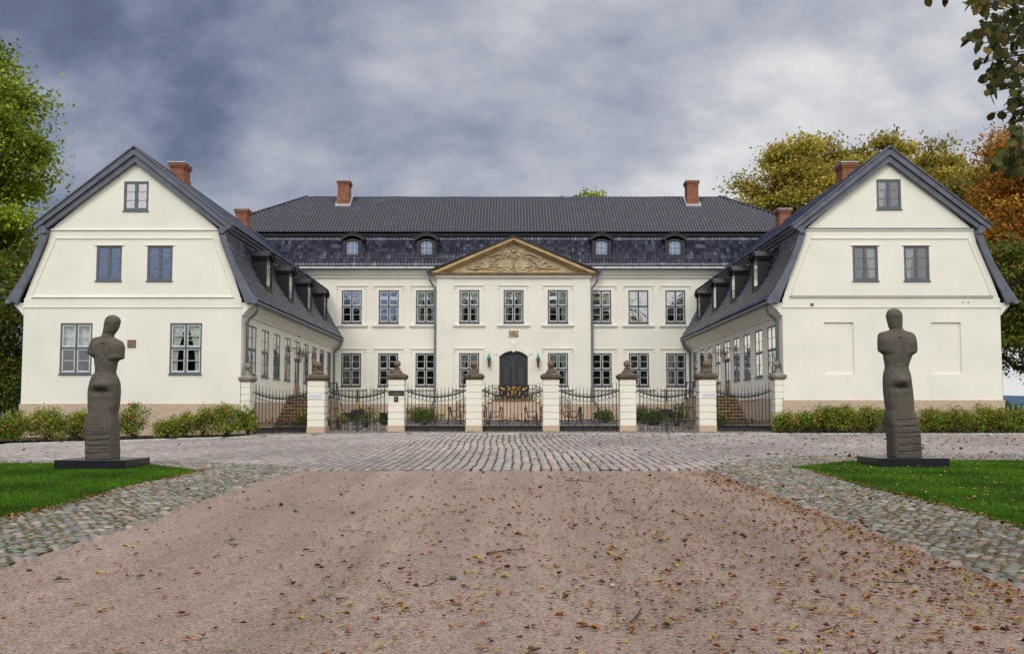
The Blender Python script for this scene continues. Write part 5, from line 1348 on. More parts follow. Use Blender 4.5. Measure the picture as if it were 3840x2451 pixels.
RR = [(84, 350, 372), (87, 335, 386), (93, 322, 399), (104, 309, 413), (120, 300, 424), (140, 295, 431), (160, 295, 432), (180, 300, 431), (205, 304, 430), (235, 311, 429), (255, 318, 430), (268, 324, 434), (276, 318, 442), (282, 290, 455), (288, 262, 480), (295, 240, 510), (305, 224, 528), (320, 216, 539), (340, 213, 546), (370, 212, 550), (410, 212, 554), (450, 212, 554), (462, 220, 553), (475, 240, 545), (488, 258, 522), (500, 262, 507), (520, 263, 500), (545, 266, 488), (570, 272, 478), (600, 274, 471),
      (620, 270, 473), (645, 262, 481), (680, 257, 488), (720, 256, 490), (760, 255, 494), (800, 257, 499), (850, 260, 502), (900, 266, 505), (940, 271, 505), (975, 274, 508), (990, 270, 514), (1010, 263, 524), (1030, 256, 537), (1060, 255, 550), (1090, 256, 558), (1130, 258, 566), (1180, 258, 567), (1230, 262, 570), (1300, 261, 573), (1380, 262, 576)]
dep = lambda t: float(np.interp(t, [0, .1, .22, .30, .40, .5, .60, .70, .80, .835, .86, .95, 1], [.27, .27, .27, .26, .24, .26, .19, .20, .18, .14, .13, .17, .10]))
def slab(x0, x1, y0, y1, label):
    z = g((x0+x1)/2, y0); m = MB(); m.box(x0, x1, y0, y1, z-.06, z+.225)
    o = m.build('statue_slab', 'black_granite'); bv = o.modifiers.new('b', 'BEVEL'); bv.width = .006; bv.segments = 2
    tag(o, label, 'slab', 'black slabs under the statues'); return z+.225
zl = slab(-9.38, -7.91, 19.22, 20.50, 'polished black slab under the slim tilted-head statue')
zr_ = slab(7.71, 9.20, 19.72, 20.98, 'polished black slab under the broad-shouldered statue')
statue(-8.66, 19.86, LR, 419.0, zl, dep, [.50, .39, .27, .12], 'slim rough granite torso with its head tilted, standing on a black slab', -1)
statue(8.50, 20.32, RR, 401.0, zr_, dep, [.80, .66, .52, .42, .26, .13], 'broad-shouldered rough granite torso with grooved base, standing on a black slab', 1)
# ------------------------------------------------------------------ foliage
def leaf_mesh(name, C, size, tint, m, parent=None, flat=.12, rg=rng, elong=1.5):
    """every leaf a small kite of four vertices"""
    n = len(C); nrm = rg.normal(0, 1, (n, 3)); nrm[:, 2] = np.abs(nrm[:, 2])+flat; nrm /= np.linalg.norm(nrm, axis=1)[:, None]
    t = rg.normal(0, 1, (n, 3)); t[:, 2] -= .35; t -= nrm*(t*nrm).sum(1)[:, None]; t /= np.linalg.norm(t, axis=1)[:, None]
    b = np.cross(nrm, t); s = (np.broadcast_to(size, (n,))*rg.uniform(.65, 1.25, n))[:, None]
    V = np.stack([C-t*s*.5*elong, C+b*s*.42-t*s*.05+nrm*s*.10, C+t*s*.5*elong, C-b*s*.42-t*s*.05+nrm*s*.10], 1).reshape(-1, 3)
    Fc = np.arange(n*4).reshape(-1, 4); T = np.repeat(tint[:, None, :], 4, 1).reshape(-1, 3)
    return arrays(name, V, Fc, m, T, parent=parent)
def pal(n, cols, p, rg=rng, v=.25):
    c = np.array(cols)[rg.choice(len(cols), n, p=p)]; return c*rg.uniform(1-v, 1+v, (n, 1))
def tree(name, label, cat, x, y, zb, lobes, nleaf, size, cols, p, grp=None, trunk_h=4, trunk_r=.5, seed=1, nclump=160, ctint=.35, spread=.13, m='leaf_mat', droop=0.0):
    """lobes: (dx,dy,dz,rx,ry,rz). Clumps of leaves sit at the ends of limbs spread through the lobes."""
    rg = np.random.default_rng(seed); rnd = random.Random(seed)
    root = empty(name, label, cat, (x, y, zb), grp)
    vol = np.array([l[3]*l[4]*l[5] for l in lobes]); vol = vol**.75; vol /= vol.sum()
    cl = []; own = []
    for i, l in enumerate(lobes):
        k = max(4, int(nclump*vol[i]))
        d = rg.normal(0, 1, (k, 3)); d /= np.linalg.norm(d, axis=1)[:, None]; r = rg.uniform(.35, 1.0, k)**.55
        cl.append(np.array([x+l[0], y+l[1], zb+l[2]])+d*r[:, None]*np.array(l[3:6])); own += [i]*k
    cl = np.concatenate(cl); own = np.array(own); K = len(cl)
    mr = np.mean([l[3] for l in lobes])
    cw = rg.uniform(.4, 1.6, K); cnt = (nleaf*cw/cw.sum()).astype(int)
    sg = rg.uniform(.7, 1.4, K)*mr*spread
    C = np.concatenate([cl[i]+rg.normal(0, 1, (cnt[i], 3))*sg[i]*np.array([1.25, 1.25, .62]) for i in range(K)])
    ct = np.repeat(rg.uniform(1-ctint, 1+ctint, K), cnt)
    T = pal(len(C), cols, p, rg)*ct[:, None]
    hue = np.repeat(rg.random(K), cnt)
    leaf_mesh('crown', C, size, T, m, root, rg=rg)
    mb = MB(); top = np.array([x, y, zb+trunk_h])
    mb.tube([(x, y, zb-.3), (x+.05, y, zb+trunk_h*.4), (x, y, zb+trunk_h)], [trunk_r*1.25, trunk_r*.9, trunk_r*.75], 10)
    for i, l in enumerate(lobes):
        c = np.array([x+l[0], y+l[1], zb+l[2]]); mid = (top+c)/2+rg.normal(0, .4, 3)
        mb.tube([tuple(top), tuple(mid), tuple(c)], [trunk_r*.55, trunk_r*.38, trunk_r*.22], 7)
        for j in np.where(own == i)[0]:
            e = cl[j]; t0 = rg.uniform(.2, 1); st_ = mid*(1-t0)+c*t0; md = (st_+e)/2+rg.normal(0, .08, 3)*mr*.5+np.array([0, 0, .05*mr])
            mb.tube([tuple(st_), tuple(md), tuple(e)], [trunk_r*.16, trunk_r*.09, trunk_r*.03], 4, cap=False)
    mb.build('trunk', 'bark', root, True)
    return root
GR = [(.27, .34, .025), (.18, .26, .02), (.38, .42, .035), (.09, .14, .014)]
YG = [(.43, .36, .05), (.32, .30, .05), (.50, .37, .055), (.18, .17, .03), (.42, .25, .05)]
OR = [(.55, .22, .03), (.38, .14, .02), (.55, .31, .04), (.22, .17, .03), (.15, .17, .03)]
DG = [(.085, .13, .018), (.14, .18, .02), (.045, .07, .012), (.25, .24, .03)]
tree('ash_tree', 'tall light green tree rising left of the left wing', 'tree', -31.4, 47.5, 2.3,
     [(0, 0, 14.5, 6.2, 5.5, 4.2), (3.0, 0, 11.5, 4.2, 4.2, 3.2), (-3, 0, 10, 5, 5, 4), (2.4, -.5, 16.2, 2.9, 3.0, 2.6), (3.6, 0, 7.8, 3.4, 3.6, 2.6)], 130000, .165, GR, [.4, .25, .25, .1], seed=3, trunk_h=6, nclump=170, spread=.12, ctint=.45)
tree('linden_tree', 'dark green tree with orange leaves low behind the left wing corner', 'tree', -24.8, 44.5, .6,
     [(0, 0, 6.0, 3.0, 3.2, 2.6), (-1, 0, 3.4, 2.8, 3, 2.2), (-4, 1, 4, 3, 3, 3), (1.0, 2, 8.0, 2.2, 3, 1.8)], 30000, .15, DG+[(.34, .16, .02)], [.32, .28, .2, .13, .07], seed=4, trunk_h=2.5, trunk_r=.3, nclump=160, spread=.19)
oak = [(-18.6, 0, 9.0, 3.0, 3.5, 2.4), (-16.6, 0, 10.4, 3.4, 3.5, 2.8), (0, 0, 16.5, 8.5, 7, 6.0), (-9.5, 0, 12.5, 7.0, 6, 5.0), (7.5, 0, 15.5, 7.5, 6, 6.0), (-3.5, 0, 19.0, 5.5, 5, 4.0), (4, 0, 19.6, 5.0, 5, 3.8), (13.0, 0, 11.5, 5.0, 5, 4.6), (-14.5, 0, 10.6, 4.0, 4, 3.2)]
oak = [(a*1.12, b, c*1.13, d*1.08, e, f*1.05) for a, b, c, d, e, f in oak]
tree('oak_tree', 'huge yellow-green oak spreading behind the roof of the right wing', 'tree', 31.0, 84, 1.0, oak, 290000, .235, YG, [.32, .27, .16, .13, .12], seed=7, trunk_h=8, trunk_r=.8, nclump=420, spread=.095, ctint=.45)
tree('maple_tree', 'orange maple rising right of the right wing', 'tree', 31.8, 54.0, .8,
     [(0, 0, 12.5, 4.2, 4, 4.2), (-3.2, 0, 9.2, 3.0, 3, 3.2), (1.5, 0, 8.0, 4.2, 4, 3.4), (-1.0, 0, 15.6, 2.8, 3, 2.6)], 70000, .15, OR, [.34, .24, .16, .14, .12], seed=9, trunk_h=5, trunk_r=.4, nclump=230, spread=.15)
tree('elm_tree', 'green tree with orange patches beside the right edge of the right wing', 'tree', 26.6, 47.0, .8,
     [(0, 0, 5.6, 3.2, 3, 2.0), (-1.6, 0, 7.8, 2.6, 3, 2.0), (1.5, 0, 3.5, 2.2, 3, 1.5), (3.5, 0, 6, 3, 3, 3), (-2.6, .5, 4.6, 1.6, 2, 2.2)], 34000, .16, DG+[(.26, .11, .02)], [.28, .30, .12, .2, .10], seed=11, trunk_h=3, trunk_r=.33, nclump=170, spread=.15)
for i, (x, w_, lab) in enumerate(((6.6, 1.9, 'wider of the two green tree tops peeping over the main ridge'), (10.2, 1.4, 'narrower of the two green tree tops peeping over the main ridge'))):
    tree('birch_tree', lab, 'tree', x, 80, 0.8, [(0, 0, 18.1, w_, 2.0, 1.75)], 3600, .24, GR, [.4, .2, .3, .1], 'tree tops behind the ridge', trunk_h=15, trunk_r=.3, seed=20+i, nclump=26, spread=.17)

# trees across the drive behind the viewer: they only show mirrored in the windows
AV = [(-36, -26, 13, 'outermost avenue tree behind the viewer, far left'), (-22, -27, 13, 'lower avenue tree behind the viewer, left of the tall ones'), (-9.5, -26, 24, 'tall avenue tree behind the viewer on the left edge of the drive'), (1.5, -46, 26, 'tall avenue tree behind the viewer closing the drive'),
      (11, -27, 23, 'tall avenue tree behind the viewer on the right edge of the drive'), (23, -26, 12, 'lower avenue tree behind the viewer, right of the tall ones'), (37, -26, 13, 'outermost avenue tree behind the viewer, far right')]
for i, (x, y, h, lab) in enumerate(AV):
    tree('avenue_tree', lab, 'tree', x, y, -.6, [(0, 0, h*.60, 6.8, 6, h*.38), (-3, 0, h*.34, 5, 4, h*.26), (3.5, 0, h*.34, 5, 4, h*.26)], 7000, .85, DG, [.4, .3, .2, .1], 'avenue trees behind the viewer', trunk_h=3, trunk_r=.5, seed=40+i, nclump=80, spread=.2)

# ------------------------------------------------------------------ near branches with real leaf outlines
def big_leaves(name, pts, dirs, size, tints, m, parent, rg):
    """serrated oval leaves, 12 outline points folded along the midrib"""
    prof = [(0, 0), (.12, .20), (.20, .17), (.32, .38), (.42, .34), (.56, .42), (.64, .36), (.78, .30), (.84, .22), (1.0, 0)]
    V = []; Fc = []; T = []
    for c, d, s, t in zip(pts, dirs, size, tints):
        d = Vector(d).normalized(); up = Vector(rg.normal(0, 1, 3)); n_ = d.cross(up).normalized(); b = n_.cross(d).normalized()
        fold = rg.uniform(.1, .35); bend = rg.uniform(-.3, .5)
        mid = []; L = []; Rr = []
        for u, w_ in prof:
            p = Vector(c)+d*(u*s)+Vector((0, 0, -bend*s*u*u*.5))
            mid.append(p); L.append(p+n_*(w_*s)+b*(fold*w_*s)); Rr.append(p-n_*(w_*s)+b*(fold*w_*s))
        i = len(V); n = len(prof); V += [tuple(p) for p in mid]+[tuple(p) for p in L]+[tuple(p) for p in Rr]
        for k in range(n-1): Fc.append((i+k, i+k+1, i+n+k+1, i+n+k)); Fc.append((i+k, i+2*n+k, i+2*n+k+1, i+k+1))
        T += [t]*(3*n)
    return arrays(name, np.array(V), np.array(Fc), m, np.array(T), parent=parent)
rg = np.random.default_rng(12)
el = empty('hanging_elm', 'dark leafy branches hanging into the upper right corner, close to the viewer', 'tree', (5.4, 7.0, .16))
m = MB(); m.tube([(5.9, 7.6, -.1), (5.85, 7.6, 2.5), (5.7, 7.4, 4.8), (5.3, 7.0, 6.6)], [.30, .24, .18, .12], 10); m.build('trunk', 'bark', el, True)
lp, ldir, ls_, lt = [], [], [], []; br = MB()
def Pw(sx_, sy_, Y):
    f = 3500.; p = R(3.78); a = (sx_-1920)/f; b = (1225.5-sy_)/f+98./3500; t = Y/(math.cos(p)-b*math.sin(p)); return np.array((a*t, Y, 1.58+(math.sin(p)+b*math.cos(p))*t))
ECOL = np.array([(.040, .055, .012), (.055, .060, .014), (.028, .040, .012), (.085, .065, .018), (.13, .085, .02)])
REG = [(3765, 45, 120, 75, 60), (3735, 150, 105, 50, 44), (3800, 120, 60, 60, 34), (3770, 240, 100, 45, 46), (3805, 300, 60, 50, 30), (3722, 338, 32, 30, 9), (3735, 285, 40, 30, 10), (3815, 380, 40, 45, 22), (3738, 432, 26, 12, 4), (3818, 455, 32, 40, 18),
       (3822, 530, 26, 50, 20), (3765, 600, 60, 28, 16), (3820, 620, 36, 45, 20), (3670, 130, 40, 25, 8), (3700, 20, 70, 25, 14)]
for X_, Y_, rx_, ry_, k in REG:
    dpt = rg.uniform(6.0, 6.7); tip = Pw(X_, Y_, dpt); root_ = np.array((5.72, 7.42, min(6.3, max(2.6, tip[2]+.35))))
    mid = (tip+root_)/2+np.array((0, 0, .28)); br.tube([tuple(root_), tuple(root_*.25+mid*.5+tip*.25+np.array((0, 0, .03))), tuple(tip)], [.024, .010, .003], 5)
    for j in range(70):   # leaves along the branch between the trunk and the frame
        t = rg.uniform(.08, .9); q2 = root_*.25+mid*.5+tip*.25; c = (root_*(1-2*t)+q2*2*t if t < .5 else q2*(2-2*t)+tip*(2*t-1))+rg.normal(0, .13, 3)
        if c[0] < .565*c[1]+.12: continue
        lp.append(c); ldir.append(np.array((-.3+rg.normal(0, .5), rg.normal(0, .4), -.6+rg.normal(0, .35)))); ls_.append(rg.uniform(.06, .11)); lt.append(ECOL[rg.choice(5, p=[.30, .25, .15, .16, .14])]*rg.uniform(1.1, 2.2))
    for j in range(int(k*1.15)):
        a = rg.uniform(0, 6.28); q = rg.uniform(0, 1)**.5; c = Pw(X_+rx_*q*math.cos(a), Y_+ry_*q*math.sin(a)-12, dpt+rg.normal(0, .22))
        t = rg.uniform(.72, 1.0); q2 = root_*.25+mid*.5+tip*.25+np.array((0, 0, .03)); st_ = q2+(tip-q2)*(2*t-1)
        if j % 2 == 0: br.tube([tuple(st_), tuple((st_+c)/2+np.array((0, 0, .03))), tuple(c)], [.004, .003, .0018], 3, cap=False)
        lp.append(c); ldir.append(np.array((-.45+rg.normal(0, .5), rg.normal(0, .4), -.60+rg.normal(0, .35)))); ls_.append(rg.uniform(.050, .092)); lt.append(ECOL[rg.choice(5, p=[.30, .25, .15, .16, .14])]*rg.uniform(1.1, 2.2))
for j in range(3400):   # the rest of the crown, to the right of the frame
    d = rg.normal(0, 1, 3); d /= np.linalg.norm(d); c = np.array((6.5, 7.7, 5.6))+d*np.array((1.9, 2.1, 1.9))*rg.uniform(.45, 1.0)
    if c[0] < .62*c[1]+.35: continue
    lp.append(c); ldir.append(np.array((rg.normal(0, .6), rg.normal(0, .6), -.6))); ls_.append(rg.uniform(.07, .12)); lt.append(ECOL[rg.choice(5, p=[.30, .25, .15, .16, .14])]*rg.uniform(1.1, 2.2))
for j in range(26):
    d = rg.normal(0, 1, 3); d /= np.linalg.norm(d); c = np.array((6.7, 7.8, 5.7))+d*np.array((1.5, 1.8, 1.6))
    br.tube([(5.7, 7.4, rg.uniform(3.6, 6.0)), tuple((np.array((5.7, 7.4, 5.2))+c)/2+np.array((0, 0, .2))), tuple(c)], [.045, .025, .006], 5)
b = Pw(3740, 405, 6.1); a = Pw(3850, 385, 6.2)
for sx_, sy_ in ((3475, 8), (3500, 4), (3530, 12), (3555, 2), (3540, 6), (3490, -8)):
    lp.append(Pw(sx_, sy_-22, 6.3)); ldir.append((rg.normal(0, .5), .1, -1)); ls_.append(.07); lt.append(ECOL[3]*1.0)
br.tube([tuple(Pw(3700, -60, 6.5)), tuple(Pw(3600, -25, 6.4)), tuple(Pw(3470, -14, 6.3))], [.012, .007, .003], 4)
br.build('branches', 'bark', el, True)
big_leaves('leaves', lp, ldir, ls_, lt, 'leaf_matte', el, rg)

# ------------------------------------------------------------------ rose bushes
def bush(x, y, w_, h, label, n=900, roses=2, cols=None, size=.055, seed=0, m='rose_pink', grp='rose bushes in front of the wings', name='rose_bush', cat='bush', dens=1.0, stem=True):
    if name == 'rose_bush': w_ *= 1.10; n = int(n*1.15); h *= random.uniform(.85, 1.15)
    rg = np.random.default_rng(seed+100); z = g(x, y)
    root = empty(name, label, cat, (x, y, z), grp)
    k = 34; ca = rg.uniform(0, 6.28, k); cr = rg.uniform(0, 1, k)**.6*w_*.5; ch = rg.uniform(.18, 1.0, k)**.8*h*(1-.30*(cr/(w_*.5))**2)
    cl = np.stack([x+cr*np.cos(ca), y+cr*np.sin(ca)*.6, z+ch], 1)
    idx = rg.integers(0, k, n); C = cl[idx]+rg.normal(0, 1, (n, 3))*np.array([.125, .11, .10])*(w_/1.1)
    C[:, 2] = np.maximum(C[:, 2], z+.05)
    base = cols or [(.18, .30, .03), (.11, .20, .022), (.42, .40, .04), (.36, .20, .03), (.20, .08, .025)]
    T = pal(n, base, [.34, .28, .16, .14, .08], rg)*np.repeat(1, n)[:, None]*rg.uniform(.75, 1.2, k)[idx][:, None]
    leaf_mesh('foliage', C, size, T, 'leaf_matte', root, rg=rg)
    if stem:
        mb = MB()
        for e in cl[::1]: mb.tube([(x+rg.normal(0, .06), y+rg.normal(0, .05), z-.02), tuple((np.array((x, y, z))+e)/2+rg.normal(0, .05, 3)), tuple(e+np.array((0, 0, .05)))], [.010, .007, .003], 4, cap=False)
        mb.build('stems', 'bark', root)
    for j in range(roses):
        e = cl[rg.integers(0, k)]; fx, fy, fz = e[0]+rg.normal(0, .05), y-w_*.30-.03, max(e[2]+.06, z+h*.55)
        mb = MB()
        for q in range(9):
            a = q*.698*2; r_ = .026+.006*(q % 3)
            mb.tube([(fx, fy, fz-.02), (fx+r_*math.cos(a)*.7, fy+r_*math.sin(a)*.7, fz), (fx+r_*math.cos(a), fy+r_*math.sin(a), fz+.012+.006*(q % 2))], [.012, .02, .012], 5)
        mb.build('flower', m, root)
    return root
random.seed(5)
LB = [(-19.35, 34.4, 1.15, .75), (-18.35, 34.6, 1.05, 1.0), (-17.35, 35.0, 1.2, 1.1), (-16.4, 35.3, 1.15, .95), (-15.4, 35.6, 1.2, 1.15), (-14.45, 35.9, 1.0, 1.15), (-13.45, 36.3, .9, .75), (-12.9, 36.6, .95, .95), (-12.1, 36.8, 1.0, 1.0), (-11.3, 37.1, 1.2, 1.15), (-10.55, 37.4, .65, 1.1)]
LBL = ['low rose bush at the left end of the left bed, by the green-tipped fence', 'second rose bush from the left end of the left bed', 'rose bush under the large window nearest the left corner', 'rose bush under the right edge of the leftmost large window', 'rose bush just left of the slim statue', 'leafy rose bush just right of the slim statue', 'thin low rose bush left of the right large window', 'rose bush under the left edge of the right large window', 'rose bush under the right edge of the right large window', 'tallest rose bush near the corner of the left wing', 'narrow rose bush touching the half pillar of the left wing']
for i, ((x, y, w_, h), l) in enumerate(zip(LB, LBL)): bush(x, y, w_, h, l, n=3200 if w_ > 1 else 2200, roses=[1, 1, 2, 1, 2, 3, 0, 2, 1, 2, 0][i], seed=i)
RB = [(11.05, 38.0, .9, .95), (11.9, 38.0, .8, .85), (12.75, 38.05, 1.1, 1.1), (13.65, 38.0, 1.1, 1.0), (14.6, 38.0, 1.0, 1.05), (15.5, 38.0, .75, 1.25), (16.1, 38.0, .75, .9), (17.05, 38.0, 1.1, 1.0), (18.0, 38.0, 1.0, .85), (18.9, 38.0, 1.2, 1.0), (19.75, 38.0, 1.0, 1.05), (20.6, 38.1, 1.0, .85), (21.4, 38.2, .9, .8)]
RBL = ['light green rose bush touching the half pillar of the right wing', 'small rose bush second from the right half pillar', 'rose bush under the left edge of the left blind niche', 'rose bush under the left blind niche', 'rose bush below and right of the left blind niche', 'tallest narrow rose bush left of the broad statue', 'small rose bush just left of the broad statue', 'rose bush with pink blooms just right of the broad statue', 'low rose bush left of the right blind niche', 'wide rose bush under the right blind niche', 'rose bush right of the right blind niche', 'rose bush at the right corner of the right wing', 'rose bush before the green-tipped fence on the right']
for i, ((x, y, w_, h), l) in enumerate(zip(RB, RBL)): bush(x, y, w_, h, l, n=3200 if w_ > 1 else 2200, roses=[1, 2, 1, 1, 1, 0, 1, 2, 1, 1, 1, 0, 0][i], seed=30+i)
for nm, ppts in (('bed_soil_left', [(-20.4, 34.0), (-10.4, 37.1), (-10.9, 38.7), (-20.4, 38.7)]), ('bed_soil_right', [(10.6, 37.5), (23, 37.5), (23, 38.7), (10.6, 38.7)])): poly_sheet(nm, ppts, .03, 'soil')
for s in (-1, 1):
    rg = np.random.default_rng(900+s); root = empty('hedge', 'dark rough hedge behind the green-tipped fence at the %s edge' % ('left' if s < 0 else 'right'), 'hedge', (s*24, 42, .9), 'hedges beside the wings')
    n = 16000; C = np.stack([s*rg.uniform(20.8, 29, n), rg.uniform(41, 44, n), np.zeros(n)], 1); hh = (2.0 if s > 0 else 2.6)+.35*np.sin(C[:, 0]*2.1)+.2*np.sin(C[:, 0]*5.3+C[:, 1]*3)
    C[:, 2] = .8+hh*rg.uniform(0, 1, n)**.6*(.55 if s > 0 else 1)+rg.normal(0, .05, n)
    leaf_mesh('foliage', C, .11, pal(n, DG, [.4, .3, .2, .1], rg)*rg.uniform(.6, 1.3, (n, 1)), 'leaf_mat', root, rg=rg)
    mb = MB()
    for k in range(18): x_ = s*(21+k*.45); mb.tube([(x_, 42.3, .5), (x_+.1, 42.4, 1.2), (x_+rg.normal(0, .2), 42.2, 1.9)], [.04, .03, .01], 5)
    mb.build('stems', 'bark', root)
# court planting behind the fence
CP = [(-8.1, 43.5, .9, .75, 'brownish shrub at the foot of the left pump', 1), (-6.95, 44.5, 1.2, 1.0, 'green shrub with a red rose right of the left pump', 1), (-6.1, 49.5, .9, .75, 'bright green shrub in the middle of the left gate', 0), (-5.1, 50.0, 1.1, .85, 'bright green shrub at the right side of the left gate', 0), (-9.8, 44.0, .9, .8, 'sparse rose at the foot of the left stone steps', 2),
      (-4.4, 47.0, 1.2, .9, 'green shrub behind the fence right of the black plaque', 0), (5.0, 50.5, 1.0, .75, 'green shrub behind the fence left of the streaked pillar', 0), (6.9, 49.0, 1.1, .95, 'loose green shrub left of the right gate meeting post', 0), (8.0, 45.5, 1.3, 1.05, 'yellow-green shrub with a red rose beside the right pump', 2), (7.2, 46.5, 1.0, .95, 'leafy green shrub right of the right gate meeting post', 0), (9.5, 43.2, .9, .75, 'sparse rose at the foot of the right stone steps', 2)]
for i, (x, y, w_, h, l, r_) in enumerate(CP): bush(x, y, w_, h, l, n=900, roses=r_, seed=60+i, size=.07, m='rose_red', grp='shrubs in the court', name='shrub', cat='shrub', cols=None if i in (0, 4, 10) else [(.10, .17, .02), (.06, .12, .018), (.17, .21, .03), (.13, .13, .02), (.05, .08, .02)])
def ball_bush(x, y, r_, l, sd_):
    rg = np.random.default_rng(sd_); z = g(x, y); n = 2200; d = rg.normal(0, 1, (n, 3)); d /= np.linalg.norm(d, axis=1)[:, None]
    C = np.array((x, y, z+r_*.8))+d*r_*rg.uniform(.8, 1.02, n)[:, None]*np.array((1, 1, .85)); root = empty('box_shrub', l, 'shrub', (x, y, z), 'clipped box balls in the court')
    leaf_mesh('foliage', C, .035, pal(n, [(.03, .075, .015), (.02, .05, .012)], [.6, .4], rg), 'leaf_matte', root, rg=rg)
    m = MB(); m.tube([(x, y, z-.02), (x, y, z+r_)], .03, 6); m.build('trunk', 'bark', root)
ball_bush(6.05, 47.0, .38, 'dark clipped box ball left of the right gate meeting post', 1); ball_bush(7.0, 46.8, .40, 'dark clipped box ball right of the right gate meeting post', 2); ball_bush(-6.5, 48, .34, 'dark clipped box ball behind the left gate lock plate', 3)
# sparse red roses on bare stems behind the fence
sr = [(-10.3, 41.0), (-9.5, 41.2), (-7.6, 41.4), (-3.3, 40.6), (-2.4, 40.8), (-1.0, 40.6), (-.55, 40.8), (-.1, 40.5), (.35, 40.7), (.75, 40.5), (1.15, 40.8), (2.6, 40.7), (3.7, 40.9), (7.75, 41.0), (9.0, 41.0), (9.8, 41.2), (10.4, 40.8)]
for i, (x, y) in enumerate(sr):
    rg = np.random.default_rng(i+500); z = g(x, y); h = rg.uniform(.45, .85)
    lab = 'bare-stemmed red rose behind the fence, ' + ['below the left wing wall', 'before the lowest left stone step', 'at the left pump', 'left of the chair on the left', 'beside the left garden table', 'before the chair half hidden by the pillar', 'at the arm of the chair facing left', 'under the middle of the gold panel', 'right of the middle of the gold panel', 'at the back of the chair facing right', 'before the seat of the chair facing right', 'beside the right garden table', 'at the right downpipe', 'beside the right pump', 'before the lowest right stone step', 'below the right wing wall', 'closest to the half pillar of the right wing'][i]
    root = empty('rose_plant', lab, 'rose', (x, y, z), 'red roses behind the fence'); mb = MB(); ends_ = []
    for k in range(5):
        e = (x+rg.normal(0, .2), y+rg.normal(0, .1), z+h*rg.uniform(.55, 1)); ends_.append(e); mb.tube([(x+rg.normal(0, .03), y, z-.02), ((x+e[0])/2+rg.normal(0, .04), y, z+h*.4), e], [.008, .006, .003], 4, cap=False)
    mb.build('stems', 'bark', root)
    C = np.array(ends_)[rg.integers(0, 5, 45)]+rg.normal(0, .07, (45, 3)); leaf_mesh('foliage', C, .055, pal(45, [(.05, .07, .02), (.13, .035, .02), (.08, .03, .02)], [.4, .35, .25], rg), 'leaf_matte', root, rg=rg)
    e = ends_[0]; mb = MB()
    for q in range(9):
        a = q*1.4; mb.tube([(e[0], e[1]-.03, e[2]), (e[0]+.03*math.cos(a), e[1]-.03+.02*math.sin(a), e[2]+.01), (e[0]+.042*math.cos(a), e[1]-.03+.03*math.sin(a), e[2]+.03)], [.016, .026, .014], 5)
    mb.build('flower', 'rose_red', root)

# ------------------------------------------------------------------ green-tipped side fences, driveway lamps, far shore
for s in (-1, 1):
    x0, x1 = (20.45, 25.6); y = 39.2 if s > 0 else 38.6; root = empty('side_fence', 'iron fence with pale green spear tips at the %s edge' % ('left' if s < 0 else 'right'), 'fence', (s*x0, y, g(s*x0, y)), 'green-tipped side fences')
    z = .70 if s < 0 else .90; tp = .86 if s > 0 else .70
    for k in range(22):
        a = s*(x0+.12+k*.225); m = MB(); m.tube([(a, y, z-.2), (a, y, z+tp)], .014, 5); b_ = m.build('bar', 'iron_black', root)
        m = MB(); m.tube([(a, y, z+tp), (a, y, z+tp+.05), (a, y, z+tp+.24)], [.02, .032, .003], 5); m.build('spear_tip', 'copper_tip', b_)
    for zz_ in (.12, tp-.12):
        m = MB(); m.box(min(s*x0, s*x1), max(s*x0, s*x1), y-.015, y+.015, z+zz_, z+zz_+.035); m.build('rail', 'iron_black', root)
    x = s*6.66-.12*0+(.30 if s > 0 else -.36); y = 12.0; z = g(x, y); root = empty('street_lamp', 'street lamp whose brown hood peeps in at the %s edge' % ('left' if s < 0 else 'right'), 'lamp', (x, y, z), 'lamps of the drive')
    m = MB(); m.tube([(x, y, z-.1), (x, y, z+4.55)], .045, 10); m.lathe([(.11, 0), (.11, .5), (.06, .6)], (x, y, z), 10); m.build('pole', 'iron_black', root, True)
    m = MB(); m.lathe([(.10, 4.3), (.16, 4.72)], (x, y, z), 6); m.build('lamp_glass', 'lantern_glass', root)
    m = MB(); m.lathe([(.31, 4.72), (.31, 4.74), (.10, 4.93), (.05, 5.02), (.02, 5.12)], (x, y, z), 16); m.build('hood', 'dark_wood', root)
m = MB(); pts_ = [(-1400, -22), (-1400, 12), (-700, 22), (-200, 8), (100, 14), (260, 10), (420, 22), (620, 16), (900, 26), (1400, 14), (1400, -22)]
m.prism_y(pts_, 900, 1200); tag(m.build('hills', 'far_hill'), kind='structure')

